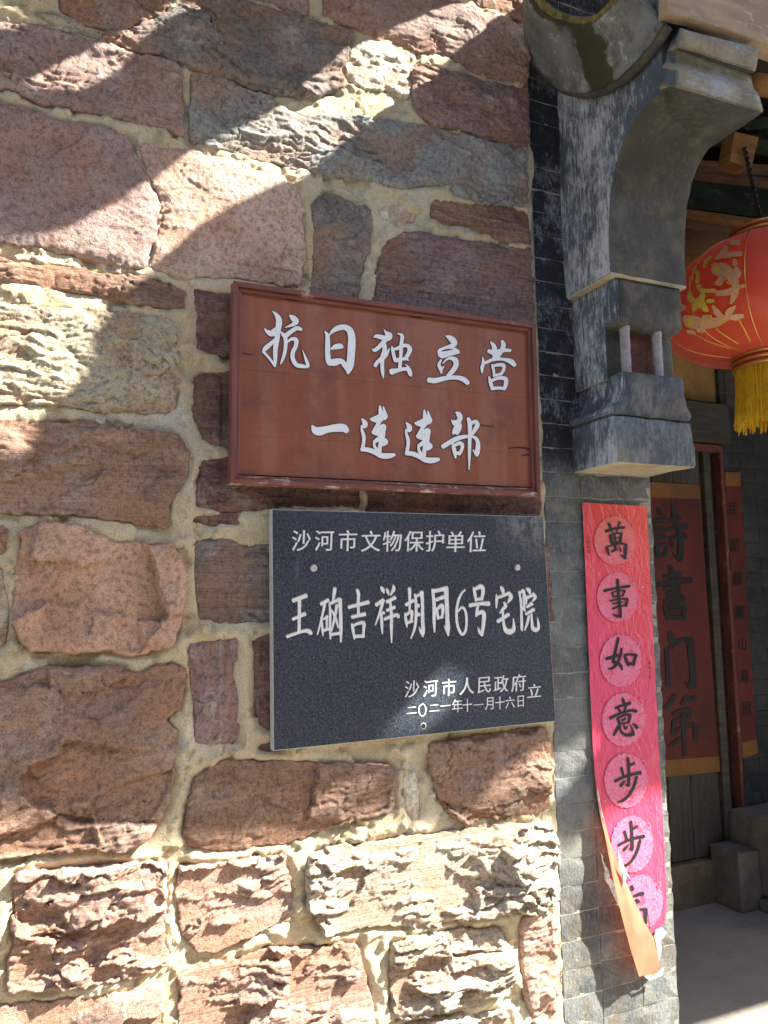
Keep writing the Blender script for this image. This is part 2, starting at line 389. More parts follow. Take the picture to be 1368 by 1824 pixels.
# outline in photograph pixels, surface style, colour, thickness (cm), layering 0..1
ST = [
 ([(105,-35),(300,-35),(302,16),(277,36),(245,44),(205,60),(150,45),(105,20)], 'crag', 'brown', 3.2, .1),
 ([(185,64),(240,50),(277,42),(305,25),(345,0),(390,-20),(436,0),(450,8),(500,22),(552,36),(600,50),(630,64),(618,95),(608,125),(612,152),(580,168),(551,176),(500,170),(455,163),(400,137),(330,117),(250,95),(210,80)], 'crag', 'grey', 3.6, .2),
 ([(627,92),(650,74),(690,84),(728,104),(733,150),(722,172),(690,165),(640,157),(617,148),(614,120)], 'rough', 'pale', 3.0, 0),
 ([(578,-35),(790,-35),(800,2),(850,22),(934,50),(938,148),(880,140),(840,128),(811,112),(780,100),(738,90),(700,76),(650,60),(612,44),(574,28)], 'cleft', 'mauve', 3.2, .2),
 ([(838,-35),(930,-35),(932,38),(880,20),(845,8)], 'cleft', 'brown', 2.8, .3),
 ([(430,-35),(552,-35),(550,28),(500,15),(452,-2)], 'crag', 'mauve', 2.6, .1),
 ([(740,116),(775,119),(820,133),(880,152),(940,160),(940,258),(912,262),(855,248),(820,232),(765,222),(742,197),(732,165)], 'crag', 'purple', 3.6, .3),
 ([(340,130),(400,140),(430,158),(480,180),(530,203),(600,208),(690,215),(770,228),(850,252),(935,272),(940,366),(895,368),(860,363),(812,350),(797,328),(740,333),(705,338),(660,325),(580,310),(500,294),(440,280),(380,262),(341,250)], 'crag', 'slate', 3.0, .15),
 ([(-45,50),(10,45),(55,48),(100,56),(140,67),(200,90),(260,100),(315,116),(325,135),(324,190),(321,238),(250,220),(190,208),(130,193),(60,176),(10,160),(-45,150)], 'crag', 'mauve', 3.8, .15),
 ([(-45,176),(0,187),(45,197),(105,221),(193,233),(226,246),(246,285),(260,325),(281,364),(272,420),(262,482),(175,466),(120,452),(70,441),(-45,424)], 'pit', 'mauve', 3.0, 0),
 ([(248,262),(316,268),(360,274),(420,290),(460,309),(500,320),(526,340),(535,367),(540,440),(538,506),(470,503),(400,494),(337,496),(266,482),(283,420),(290,366),(270,325),(255,285)], 'pit', 'blush', 3.2, 0),
 ([(556,368),(565,352),(590,347),(628,366),(658,372),(664,410),(655,455),(643,490),(637,535),(556,535),(560,430)], 'cleft', 'grey', 2.4, .2),
 ([(673,378),(685,366),(715,369),(745,381),(738,394),(694,395)], 'smooth', 'pale', 1.6, 0),
 ([(767,360),(830,362),(890,368),(940,376),(946,434),(915,430),(885,424),(855,412),(820,404),(790,402),(765,386)], 'strata', 'brown', 2.2, 1),
 ([(690,426),(716,418),(775,421),(862,432),(915,442),(946,442),(950,600),(662,600),(668,520),(677,480),(684,445)], 'strata', 'purple', 2.8, .8),
 ([(-45,462),(70,468),(175,485),(245,493),(305,509),(328,521),(325,553),(245,541),(160,525),(70,511),(-45,498)], 'crag', 'brown', 2.4, .6),
 ([(-45,532),(70,547),(175,555),(253,564),(314,575),(318,650),(316,724),(296,733),(218,736),(160,730),(105,723),(-45,720)], 'scale', 'khaki', 2.8, .1),
 ([(-45,754),(70,752),(140,752),(196,758),(260,768),(314,778),(335,808),(330,850),(309,885),(300,940),(240,932),(175,924),(130,918),(80,916),(-45,914)], 'fold', 'brown', 3.6, .6),
 ([(-45,945),(8,942),(12,985),(-45,1000)], 'cleft', 'brown', 2.2, .2),
 ([(-45,1012),(6,1006),(16,1090),(14,1152),(-45,1155)], 'smooth', 'khaki', 2.0, .1),
 ([(38,944),(80,935),(140,942),(196,967),(250,970),(300,972),(324,1002),(326,1060),(314,1110),(308,1140),(278,1158),(238,1168),(210,1160),(180,1156),(120,1160),(63,1161),(38,1143),(22,1107),(29,1040),(35,1000)], 'facet', 'orange', 3.6, 0),
 ([(346,514),(400,524),(560,560),(560,650),(350,627),(350,560)], 'strata', 'dark', 2.0, .6),
 ([(346,662),(560,668),(560,802),(410,802),(368,790),(347,750)], 'strata', 'dark', 2.0, .7),
 ([(356,830),(405,813),(640,835),(645,903),(560,905),(500,903),(455,911),(425,908),(395,912),(370,905),(348,902)], 'strata', 'dark', 1.8, .7),
 ([(652,838),(962,872),(964,935),(652,925)], 'strata', 'dark', 1.8, .7),
 ([(347,918),(421,917),(434,937),(339,931)], 'strata', 'dark', 1.6, .8),
 ([(346,962),(400,959),(430,968),(600,970),(600,1105),(440,1108),(400,1114),(352,1104),(347,1040)], 'strata', 'grey', 1.8, 1),
 ([(600,968),(980,955),(985,1120),(600,1110)], 'strata', 'dark', 1.2, 1),
 ([(610,1130),(985,1140),(985,1260),(610,1290)], 'cleft', 'dark', 1.2, .4),
 ([(338,1150),(355,1146),(381,1140),(420,1138),(416,1200),(423,1240),(424,1280),(420,1320),(373,1327),(347,1321),(346,1270),(340,1220)], 'vstrata', 'purple', 2.2, .2),
 ([(454,1136),(600,1130),(600,1298),(463,1298),(452,1220)], 'strata', 'dark', 1.6, .7),
 ([(456,1328),(475,1320),(510,1326),(505,1340),(462,1340)], 'rough', 'dark', 1.6, .2),
 ([(-45,1226),(0,1222),(79,1194),(159,1188),(214,1191),(242,1204),(280,1190),(306,1186),(328,1198),(318,1259),(297,1279),(316,1306),(306,1362),(300,1410),(285,1455),(254,1495),(214,1511),(175,1503),(119,1511),(52,1519),(-45,1528)], 'slab', 'brown', 4.4, .25),
 ([(346,1390),(366,1372),(395,1358),(450,1353),(519,1355),(587,1361),(640,1362),(690,1364),(700,1378),(698,1440),(645,1450),(600,1470),(545,1488),(485,1500),(440,1507),(395,1513),(340,1510),(324,1480),(332,1440)], 'slab', 'brown', 3.8, .5),
 ([(766,1327),(830,1314),(900,1304),(970,1294),(978,1312),(979,1438),(948,1450),(900,1453),(858,1456),(829,1466),(800,1452),(776,1420),(767,1360)], 'slab', 'brown', 3.8, .3),
 ([(720,1382),(735,1374),(748,1420),(747,1460),(731,1464),(721,1432)], 'smooth', 'pale', 1.8, 0),
 ([(28,1557),(70,1548),(119,1545),(180,1542),(238,1538),(293,1534),(294,1560),(290,1600),(291,1650),(293,1714),(260,1730),(222,1742),(151,1750),(111,1754),(14,1765),(12,1720),(30,1675),(24,1620),(27,1580)], 'bold', 'pink', 4.6, .5),
 ([(316,1543),(360,1541),(397,1540),(440,1530),(476,1525),(503,1524),(516,1555),(520,1628),(490,1643),(460,1660),(437,1674),(385,1698),(350,1690),(320,1660)], 'bold', 'pink', 4.2, .15),
 ([(549,1529),(580,1513),(610,1506),(650,1502),(725,1488),(780,1483),(825,1480),(884,1472),(930,1470),(978,1466),(985,1600),(940,1613),(880,1624),(833,1631),(780,1640),(731,1647),(663,1649),(579,1660),(564,1640),(548,1610)], 'bold', 'sand', 4.8, .5),
 ([(695,1681),(757,1666),(825,1653),(890,1649),(903,1680),(906,1738),(890,1763),(840,1780),(774,1800),(702,1810),(692,1750)], 'bold', 'sand', 4.8, .5),
 ([(924,1640),(984,1617),(994,1800),(942,1802),(928,1740)], 'crag', 'pink', 3.6, .2),
 ([(316,1737),(350,1722),(390,1714),(430,1704),(470,1691),(560,1682),(638,1682),(645,1716),(657,1760),(662,1880),(316,1880),(320,1780)], 'bold', 'pink', 4.2, .7),
 ([(684,1832),(760,1817),(900,1797),(915,1880),(684,1880)], 'bold', 'sand', 4.0, .4),
 ([(934,1826),(998,1816),(1000,1880),(934,1880)], 'crag', 'pink', 3.4, .2),
 ([(-45,1796),(119,1781),(220,1767),(284,1754),(289,1790),(286,1880),(-45,1880)], 'facet', 'pink', 3.6, .2),
 ([(60,28),(108,33),(160,50),(196,66),(186,74),(140,60),(90,44)], 'crag', 'khaki', 2.0, .2),
]

YS = -0.012
def W(px, py):
    q = U(px, py, 'y', YS); return (q[0], q[2])

def relief(style, x, z, d, s, layer):
    """height in metres over the stone's face"""
    c = fbm(x, z, 5.5, 3, s)                                   # slow swell
    wx = x+0.035*vnoise(x*14, z*14, s+50)+0.012*vnoise(x*45, z*45, s+51); wz = z+0.03*vnoise(x*14, z*14, s+52)+0.012*vnoise(x*45, z*45, s+53)
    def cells(fx, fz, amp, tilt, sd):
        """broken faces: every cell its own level and tilt"""
        gx = wx*fx; gz = wz*fz; i0 = np.floor(gx); j0 = np.floor(gz)
        best = np.full(x.shape, 9.0); hv = np.zeros(x.shape)
        for di in (-1, 0, 1):
            for dj in (-1, 0, 1):
                i = i0+di; j = j0+dj
                cx = i+0.1+0.8*h2(i, j, sd); cz = j+0.1+0.8*h2(i, j, sd+1)
                dd = (gx-cx)**2+(gz-cz)**2
                lv = (h2(i, j, sd+2)-0.5)*amp + ((gx-cx)/fx*(h2(i, j, sd+3)-0.5)+(gz-cz)/fz*(h2(i, j, sd+4)-0.5))*tilt
                m = dd < best
                best = np.where(m, dd, best); hv = np.where(m, lv, hv)
        return hv
    fine = fbm(x, z*1.35, 48, 4, s+7, 0.62)*0.0017+(np.abs(fbm(wx, wz*1.4, 62, 3, s+8, 0.6))-0.2)*0.0016
    cr = np.abs(fbm(wx*0.7, wz*1.3, 7, 4, s+15, 0.6)); crack = -0.006*(1-sstep(0.0, 0.022, cr))*(fbm(x, z, 4, 2, s+16) > 0.05)
    lay = fbm(x*0.22, z, 85, 3, s+9)*0.0032*layer + fbm(x*0.18+wz*0.2, wz, 26, 2, s+10)*0.004*layer
    ridg = (0.5-np.abs(fbm(wx*0.6, wz*1.2, 13, 4, s+13, 0.6)))*0.017
    def plates(f, fz, step, sd, steep=0.16):
        """split layers: a warped slope broken into level plates with sharp lips"""
        v = (fbm(wx, wz*fz, f, 3, sd, 0.5)*0.026+cells(f*1.6, f*fz*1.3, 0.008, 0.16, sd+5))/step
        i = np.floor(v); fr_ = v-i
        return (i+sstep(0.5-steep/2, 0.5+steep/2, fr_)+(fr_-0.5)*0.12)*step
    pl = plates(4.2, 2.0, 0.0075, s+70); pl2 = plates(8.5, 1.9, 0.0034, s+71); pl3 = plates(15, 2.4, 0.0020, s+72, 0.25)
    k = cells(6, 15, 0.017, 0.26, s+20)
    k2 = cells(15, 34, 0.0095, 0.30, s+30)
    k3 = cells(40, 78, 0.0042, 0.30, s+40)
    def ledges(per, amp, sd, gate=0.0):
        """bedding layers broken back under sharp lower lips"""
        ph = wz/per+cells(7, 5, 2.2, 1.0, sd)+1.1*fbm(wx, wz, 7, 3, sd+3, 0.6)
        i = np.floor(ph); f_ = ph-i
        am = amp*(0.25+0.75*h2(i+np.floor(x*9+vnoise(x*9, z*9, sd)*2), i, sd+6))*sstep(gate-0.12, gate+0.12, fbm(x, z*1.4, 6, 2, sd+7)+0.10)
        return am*np.where(f_ < 0.06, f_/0.06, (1-f_)/0.94)
    if style == 'crag': h = c*0.010+k*0.35+pl*0.4+pl2*0.3+ledges(0.03, 0.007, s+80)+ledges(0.014, 0.003, s+90)+fine
    elif style == 'bold': h = c*0.016+cells(4.5, 13, 0.024, 0.42, s+20)+ledges(0.042, 0.019, s+80, 0.04)+ledges(0.017, 0.008, s+90, -0.05)+pl2*0.4+k2*0.4+lay*0.9+fine*1.6
    elif style == 'cleft': h = c*0.012+k*0.35+pl*0.35+pl2*0.3+fine*0.7
    elif style == 'rough': h = c*0.006+fine*1.5+k2*0.3+pl3*0.3
    elif style == 'smooth': h = c*0.008+fine*0.6
    elif style == 'pit': h = c*0.012+k*0.18+pl2*0.10+fine*1.3
    elif style == 'scale': h = c*0.006+pl3*0.35+k3*0.45+ledges(0.02, 0.005, s+80)+ledges(0.010, 0.003, s+90)+fine*1.1
    elif style == 'strata': h = c*0.008+k*0.25+pl2*0.35+lay*1.1+fine*0.5
    elif style == 'vstrata': h = c*0.006+fbm(x, z*0.12, 75, 3, s+9)*0.008+k*0.2+fine*0.4
    elif style == 'facet': h = c*0.016+cells(5.5, 8, 0.022, 0.32, s+20)+pl2*0.15+fine*0.5
    elif style == 'slab': h = c*0.014+cells(3.2, 6.5, 0.018, 0.20, s+20)+pl*0.3+pl2*0.25+ledges(0.05, 0.009, s+80, 0.1)+ledges(0.012, 0.0025, s+90)+fine*0.8
    elif style == 'fold': h = c*0.03+ridg*0.9+cells(2.5, 9, 0.018, 0.2, s+20)+pl2*0.3+fine*0.5
    else: h = fine
    return h+(0 if style in ('facet', 'pit', 'smooth') else 0.7)*crack+lay*(0 if style in ('strata', 'vstrata') else 1.0)

MSTEP = 0.0046
X0, X1, Z0, Z1 = -1.25, XE, FZ-0.02, 3.72
mgx = np.arange(X0, X1+MSTEP, MSTEP); mgz = np.arange(Z0, Z1, MSTEP)
mgx[-1] = X1
MX, MZ = np.meshgrid(mgx, mgz)
MD = np.full(MX.shape, -0.2)

COVER = []      # behind the boards the stones stay low enough for them to hang
for a_, b_, c_, d_ in ((415, 500, 962, 884), (484, 907, 990, 1338)):
    COVER.append((W(a_, 900)[0]-0.03, W(c_, 900)[0]+0.03, min(W(a_, d_)[1], W(c_, min(d_, 1285))[1])-0.0, max(W(a_, b_)[1], W(c_, b_+60)[1])+0.01))
# hollows where pieces have broken off, as seen in the photograph (outline, depth)
CARVES = [([(-60,862),(60,847),(130,829),(175,822),(196,834),(150,862),(112,880),(84,908),(-60,902)], .030),
 ([(85,905),(130,872),(175,866),(240,880),(290,905),(300,938),(175,926)], .009),
 ([(-60,1480),(50,1470),(110,1442),(165,1452),(175,1495),(110,1508),(50,1518),(-60,1528)], .020),
 ([(152,1424),(200,1398),(240,1380),(305,1364),(298,1405),(270,1452),(240,1482),(180,1500),(165,1455)], .012),
 ([(28,1622),(60,1606),(110,1620),(130,1645),(120,1668),(60,1665),(30,1650)], .020),
 ([(10,1748),(40,1692),(70,1682),(108,1722),(150,1746),(60,1760)], .022),
 ([(150,1752),(172,1712),(215,1716),(222,1740)], .020), ([(175,1640),(220,1622),(282,1642),(230,1652)], .014),
 ([(262,1690),(280,1662),(292,1700)], .014),
 ([(328,1690),(365,1642),(450,1640),(516,1624),(502,1648),(430,1674),(385,1700)], .018),
 ([(745,1547),(790,1550),(835,1560),(845,1600),(835,1627),(780,1612),(755,1580)], .024),
 ([(548,1625),(640,1614),(664,1622),(660,1650),(580,1660)], .018), ([(590,1545),(630,1548),(626,1568),(592,1562)], .014),
 ([(850,1590),(890,1585),(880,1615),(845,1618)], .016), ([(900,1545),(945,1550),(930,1562),(902,1556)], .012), ([(725,1500),(745,1496),(800,1515),(800,1530),(745,1528)], .012),
 ([(690,1738),(720,1750),(772,1768),(770,1802),(700,1810)], .024), ([(735,1700),(790,1702),(780,1727),(738,1725)], .018), ([(790,1722),(860,1706),(872,1735),(800,1750)], .018),
 ([(475,1740),(612,1735),(590,1766),(520,1764)], .016), ([(315,1795),(420,1775),(432,1800),(330,1822)], .018), ([(500,1715),(560,1712),(540,1730)], .010),
 ([(575,405),(640,400),(648,395),(640,425),(590,440)], .006), ([(690,505),(760,500),(740,525),(700,528)], .012),
 ([(200,1100),(238,1095),(255,1130),(250,1160),(205,1160)], .012), ([(145,1030),(175,1040),(170,1110),(150,1150),(140,1090)], .008),
 ([(505,1480),(580,1455),(640,1420),(690,1400),(690,1440),(600,1470)], .010), ([(775,1420),(850,1440),(900,1450),(975,1435),(975,1450),(830,1468)], .012),
 ([(600,300),(640,250),(735,240),(745,300),(720,325),(660,320)], .007), ([(165,735),(195,725),(250,728),(235,740)], .014)]
CARVES = [(np.array([W(*p) for p in P_]), d_) for P_, d_ in CARVES]
def make_stone(poly, style, colr, thick, layer, step, seed):
    P = np.array(poly)
    x0, z0 = P.min(0)-0.02; x1, z1 = P.max(0)+0.02
    gx = np.arange(x0, x1+step, step); gz = np.arange(z0, z1+step, step)
    x, z = np.meshgrid(gx, gz)
    wob = 0.008*fbm(x, z, 16, 3, seed+3)+0.007*fbm(x, z, 45, 3, seed+4, 0.6)
    d = sdf(x, z, P)+wob+0.007
    r = relief(style, x, z, d, seed, layer)
    t = thick/100.0
    rim = 0.0055 if style in ('bold', 'crag', 'slab', 'fold', 'facet') else 0.004
    e = sstep(-0.003, rim, d)
    for cp_, cd in CARVES:
        if cp_[:, 0].min() > x1 or cp_[:, 0].max() < x0 or cp_[:, 1].min() > z1 or cp_[:, 1].max() < z0: continue
        ws = sdf(x+0.006*fbm(x, z, 30, 3, 801, 0.6), z+0.006*fbm(x, z, 30, 3, 802, 0.6), cp_)
        ztop = cp_[:, 1].max(); hgt = max(ztop-cp_[:, 1].min(), 0.02)
        r = r-cd*sstep(0, 0.005, ws)*(0.35+0.65*np.clip(1-(ztop-z)/hgt, 0, 1))
    dome = sstep(0, 0.03, d)*0.004-0.006*(1-sstep(0, 0.012, d))*(fbm(x, z, 22, 2, seed+8)+0.3)
    h = -0.03*(1-e)+e*(t*0.55+r+dome)
    h = np.where(d > 0.004, np.maximum(h, 0.0015+0.4*e*t), h)
    for bx in COVER: h = np.where((x > bx[0]) & (x < bx[1]) & (z > bx[2]) & (z < bx[3]), np.minimum(h, 0.016), h)
    keep = d > -0.006
    ii = np.arange(x.size).reshape(x.shape)
    q = keep[:-1, :-1] & keep[1:, :-1] & keep[:-1, 1:] & keep[1:, 1:]
    a = ii[:-1, :-1][q]; b_ = ii[:-1, 1:][q]; c = ii[1:, 1:][q]; dd = ii[1:, :-1][q]
    f = np.stack([a, b_, c, dd], 1)
    used = np.unique(f); re = np.zeros(x.size, int); re[used] = np.arange(len(used))
    hs = h.ravel()[used]
    vs = np.stack([x.ravel()[used], -hs, z.ravel()[used]], 1)
    o = obj('stone', vs, re[f], M_STONE, wall, style in ('smooth', 'pit', 'rough'))
    # freshly broken hollows are rustier than the weathered high faces
    rr = r.ravel()[used]; m = rr.mean(); sd = rr.std()+1e-6
    fr = np.clip(0.22-(rr-m)/sd*0.40+fbm(vs[:, 0], vs[:, 2], 9, 3, seed+60)*1.1, 0, 1)
    at = o.data.attributes.new('fresh', 'FLOAT', 'POINT')
    at.data.foreach_set('value', fr.astype(np.float32))
    base = np.array(PAL[colr])*(1+0.10*(random.random()-0.5))
    o.color = (base[0], base[1], base[2], layer)
    # tell the mortar where this stone is
    i0, i1 = np.searchsorted(mgx, [x0-0.08, x1+0.08]); j0, j1 = np.searchsorted(mgz, [z0-0.08, z1+0.08])
    sx, sz = MX[j0:j1, i0:i1], MZ[j0:j1, i0:i1]
    if sx.size: MD[j0:j1, i0:i1] = np.maximum(MD[j0:j1, i0:i1], sdf(sx, sz, P))
    return o

def smooth_poly(P, n=3):
    """slightly rounded outline"""
    P = np.array(P)
    for _ in range(1):
        Q = []
        for k in range(len(P)):
            a = P[k]; b = P[(k+1) % len(P)]
            Q += [a*0.9+b*0.1, a*0.1+b*0.9]
        P = np.array(Q)
    return P

for i, (pp, style, colr, thick, layer) in enumerate(ST):
    make_stone(smooth_poly([W(*p) for p in pp]), style, colr, thick, layer, 0.0031, 100+i*7)

# the wall goes on beyond the picture: left, above and down to the ground
XL = lambda z: float(np.interp(z, [W(-60, 1880)[1], W(-60, -40)[1]], [W(-60, 1880)[0], W(-60, -40)[0]]))
ZB = lambda x: float(np.interp(x, [W(-45, 1890)[0], W(1000, 1890)[0]], [W(-45, 1890)[1], W(1000, 1890)[1]]))
ZT = lambda x: float(np.interp(x, [W(-45, -45)[0], W(1000, -45)[0]], [W(-45, -45)[1], W(1000, -45)[1]]))
keys = ['mauve', 'brown', 'purple', 'pink', 'grey', 'sand', 'khaki']
def fill(xa, xb, za, zb, rows, seed):
    rr = random.Random(seed)
    for r in range(rows):
        xs = [xa(0)]; tot = xb(0)-xa(0); nn = max(2, int(tot/0.34)); 
        cuts = sorted([(k+rr.uniform(-.22, .22))/nn for k in range(1, nn)])
        cuts = [0]+cuts+[1]
        for c0, c1 in zip(cuts[:-1], cuts[1:]):
            def pt(u, v):
                z = None; x = xa(0)+(xb(0)-xa(0))*u
                lo, hi = za(x), zb(x); z = lo+(hi-lo)*v
                x = xa(z)+(xb(z)-xa(z))*u
                return (x, z)
            v0, v1 = r/rows, (r+1)/rows
            g_ = 0.022
            p = [pt(c0, v0), pt((c0+c1)/2, v0), pt(c1, v0), pt(c1, (v0+v1)/2), pt(c1, v1), pt((c0+c1)/2, v1), pt(c0, v1), pt(c0, (v0+v1)/2)]
            cx = sum(q[0] for q in p)/8; cz = sum(q[1] for q in p)/8
            hw = (p[2][0]-p[0][0])/2; hh = (p[6][1]-p[0][1])/2
            if hw < 0.04 or hh < 0.04: continue
            p = [(cx+(q[0]-cx)*(1-g_/hw)+rr.uniform(-.008, .008), cz+(q[1]-cz)*(1-g_/hh)+rr.uniform(-.008, .008)) for q in p]
            make_stone(smooth_poly(p), rr.choice(['crag', 'slab', 'cleft', 'strata']), rr.choice(keys), rr.uniform(2.6, 4), rr.choice([.1, .3, .6]), 0.011, rr.randrange(9999))
k_ = lambda v: (lambda *_: v)
fill(lambda z: X0 if z == 0 else X0, lambda z: XL(z if z else 1.8)-0.0, k_(FZ), k_(3.70), 19, 5)
fill(k_(XL(0.6)), k_(XE-0.01), k_(FZ), ZB, 3, 6)
fill(k_(XL(3.2)), k_(XE-0.01), ZT, k_(3.70), 3, 8)

# mortar: one rough sheet, hollowed where stones sit
mh = 0.005*fbm(MX, MZ, 8, 3, 900)+0.0025*fbm(MX, MZ, 40, 3, 901)+0.0022*fbm(MX, MZ, 110, 2, 902)
mh += 0.009*sstep(0.0, 0.02, -MD)*sstep(-0.1, 0.5, fbm(MX, MZ, 3, 2, 903)+0.25)
mh += 0.012*sstep(0.007, -0.003, MD)+0.007*sstep(0.10, 0.42, fbm(MX, MZ, 15, 5, 911, 0.65))*sstep(0.03, 0.0, MD)
mh -= 0.009*sstep(0.22, 0.45, fbm(MX, MZ, 16, 3, 913, 0.6))
mh = np.where(MD > 0.026, -0.02, mh)
mh = np.where(MX > XE-0.02, mh*0.4+0.006*fbm(MX, MZ, 30, 3, 905), mh)
keep = MD < 0.04
ii = np.arange(MX.size).reshape(MX.shape)
q = keep[:-1, :-1] | keep[1:, :-1] | keep[:-1, 1:] | keep[1:, 1:]
f = np.stack([ii[:-1, :-1][q], ii[:-1, 1:][q], ii[1:, 1:][q], ii[1:, :-1][q]], 1)
used = np.unique(f); re = np.zeros(MX.size, int); re[used] = np.arange(len(used))
vx = MX.ravel()[used]; vz = MZ.ravel()[used]
edge = vx > XE-0.001
vx = np.where(edge, XE+0.016*fbm(vx*0, vz, 12, 4, 907)+0.002, vx)
vs = np.stack([vx, -mh.ravel()[used], vz], 1)
mo = obj('mortar', vs, re[f], M_MORTAR, wall, True)
mo['kind'] = 'stuff'
boxobj('wall_core', X0, XE-0.004, 0.03, 0.5, FZ, 3.71, M_MORTAR, wall, 0)

# ------------------------------------------------------------------ brick pier beside the gateway
M_BRICK = mat_brick('grey_brick', 1.0)
M_JOINT = mat_plain('brick_joint', (0.34, 0.33, 0.28), 0.95, 0, 0.3, 60, 0.004)
pier = thing('brick_pier', 'grey brick gate pier between the rubble wall and the doorway, sooty black above', 'pier', (XE, 0.0, FZ))
rows_px = [889.6, 931, 977, 1022.7, 1064, 1105.6, 1148.5, 1194, 1240, 1289, 1336, 1389.6]
zs = [U(1010, y)[2] for y in rows_px]
RH = (zs[0]-zs[-1])/(len(zs)-1)
ZR = float(np.mean([z-k*-RH for k, z in enumerate(zs)]))   # top line
XJ = float(np.mean([U(1032, 960)[0], U(1046, 1290)[0]]))   # the vertical joint
def brick_mesh(L, seed, mat, h=RH, depth=0.05, rag=0.0):
    bm = bmesh.new()
    box(bm, 0, L-0.0022, 0, depth, 0.0011, h-0.0011, 0)
    es = [e for e in bm.edges if abs(e.verts[0].co.x-e.verts[1].co.x) > 0.01]
    bmesh.ops.subdivide_edges(bm, edges=es, cuts=3, use_grid_fill=True)
    es = [e for e in bm.edges if abs(e.verts[0].co.z-e.verts[1].co.z) > 0.01]
    bmesh.ops.subdivide_edges(bm, edges=es, cuts=2, use_grid_fill=True)
    rr = random.Random(seed)
    for v in bm.verts:
        if v.co.y < 0.001:
            v.co.y += rr.uniform(-0.0012, 0.0012)
            if min(v.co.z, h-v.co.z) < 0.004: v.co.y += 0.0016; v.co.z += rr.uniform(-.0012, .0012)
        if rag and v.co.x > L-0.01: v.co.x -= abs(rr.gauss(0, rag)); 
        if rag and v.co.x > L-0.03 and v.co.y < 0.001: v.co.y += rr.uniform(0, 0.005)
    bmesh.ops.triangulate(bm, faces=[f for f in bm.faces if len(f.verts) > 4])
    me = bpy.data.meshes.new('brick'); bm.to_mesh(me); bm.free(); me.materials.append(mat)
    return me
W1 = XJ-XE; W2 = XP-XJ
bank = {}
def brick(kind, L, x, z, parent, y, mat, rag=0.0, h=RH):
    key = (kind, random.randrange(4))
    if key not in bank: bank[key] = brick_mesh(L, hash(key[1])+len(bank), mat, h, rag=rag)
    o = bpy.data.objects.new('brick', bank[key]); C.objects.link(o); o.parent = parent
    o.location = Vector((x, y+random.uniform(-.0006, .0006), z))-rootloc(parent)
    return o
n0 = int((ZR-FZ)/RH)+1; n1 = int((3.70-ZR)/RH)
for k in range(-n0, n1):
    z = ZR+k*RH
    if z+RH > 3.71: continue
    brick('a', W1+0.004, XE+0.006, z, pier, -0.0035, M_BRICK)
    if k % 2:
        brick('b', W2, XJ+0.01, z, pier, -0.0035, M_BRICK, 0.004)
    else:
        brick('c', W2*0.52, XJ+0.01, z, pier, -0.0035, M_BRICK)
        brick('d', W2*0.48, XJ+0.01+W2*0.52, z, pier, -0.0035, M_BRICK, 0.004)
boxobj('pier_core', XE+0.001, XP+0.003, -0.001, DY+0.3, FZ, 3.70, M_JOINT, pier, 0)

# ------------------------------------------------------------------ corbelled bracket
XB = float(U(1020, 848)[0])
yf, zb = U(1100, 823, 'x', XB)[1:]
XBR = float(U(1239, 826, 'y', yf)[0])
def pyz(px, py, X): q = U(px, py, 'x', X); return (float(q[1]), float(q[2]))
M_PLA = mat_plaster('weathered_grey_plaster', (0.042, 0.042, 0.034), (0.11, 0.115, 0.11), 0.50, 0.62, (0.13, 0.11, 0.07))
M_PLB = mat_plaster('pale_blue_grey_plaster', (0.040, 0.052, 0.066), (0.17, 0.19, 0.21), 0.48, 0.60, (0.16, 0.14, 0.09))
M_PLY = mat_plaster('moss_stained_plaster', (0.13, 0.14, 0.14), (0.45, 0.45, 0.44), 0.52, 0.60, (0.040, 0.038, 0.015), (90, 90, 14))
M_PLC = mat_plaster('blue_grey_block_plaster', (0.060, 0.078, 0.095), (0.25, 0.28, 0.30), 0.47, 0.60, (0.22, 0.19, 0.13), (90, 90, 26))
M_CROWN = mat_plaster('crown_plaster', (0.24, 0.21, 0.145), (0.44, 0.50, 0.56), 0.50, 0.60, (0.46, 0.37, 0.22), (26, 26, 60))
M_PANEL = mat_plain('red_brown_clay_panel', (0.13, 0.045, 0.03), 0.9, 0, 0.5, 40, 0.004)
M_PILLAR = mat_plaster('pillar_wash', (0.25, 0.22, 0.23), (0.45, 0.42, 0.42), 0.45, 0.6, (0.06, 0.06, 0.07), (60, 60, 60))
br = thing('corbel_bracket', 'carved grey plaster corbel with curved stem and two little pillars above the pink couplet', 'bracket', (XB, 0.0, zb))
M_WASH = mat_plaster('skylit_lime_wash', (0.060, 0.080, 0.105), (0.48, 0.51, 0.55), 0.475, 0.56, None, (120, 120, 26))  # streaky wash with its skylit blue-white tone put into the colour
M_CREAM = mat_plaster('bounce_lit_soffit', (0.30, 0.27, 0.18), (0.48, 0.44, 0.33), 0.45, 0.58, (0.42, 0.34, 0.19), (30, 30, 30))  # warm ground bounce put into the soffit colour
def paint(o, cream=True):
    """lime wash with skylit tone towards the wall sign, ground bounce painted underneath"""
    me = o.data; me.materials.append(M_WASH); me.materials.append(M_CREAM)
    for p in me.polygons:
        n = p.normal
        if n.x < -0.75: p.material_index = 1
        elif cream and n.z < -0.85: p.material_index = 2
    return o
def sect(name, prof, x0, x1, mat, cut=0.02, amp=0.0018, seed=1, bev=0.004):
    bm = extrude_profile(prof, x0, x1)
    es = [e for e in bm.edges if e.calc_length() > 0.006 and (e.is_manifold and e.calc_face_angle(0) > 0.6)]
    bmesh.ops.bevel(bm, geom=es, offset=bev, segments=2, affect='EDGES', profile=0.6)
    roughen(bm, cut, amp, seed)
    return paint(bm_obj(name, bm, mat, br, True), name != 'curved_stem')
yb = 0.02
p_top = pyz(1097, 738, XB)
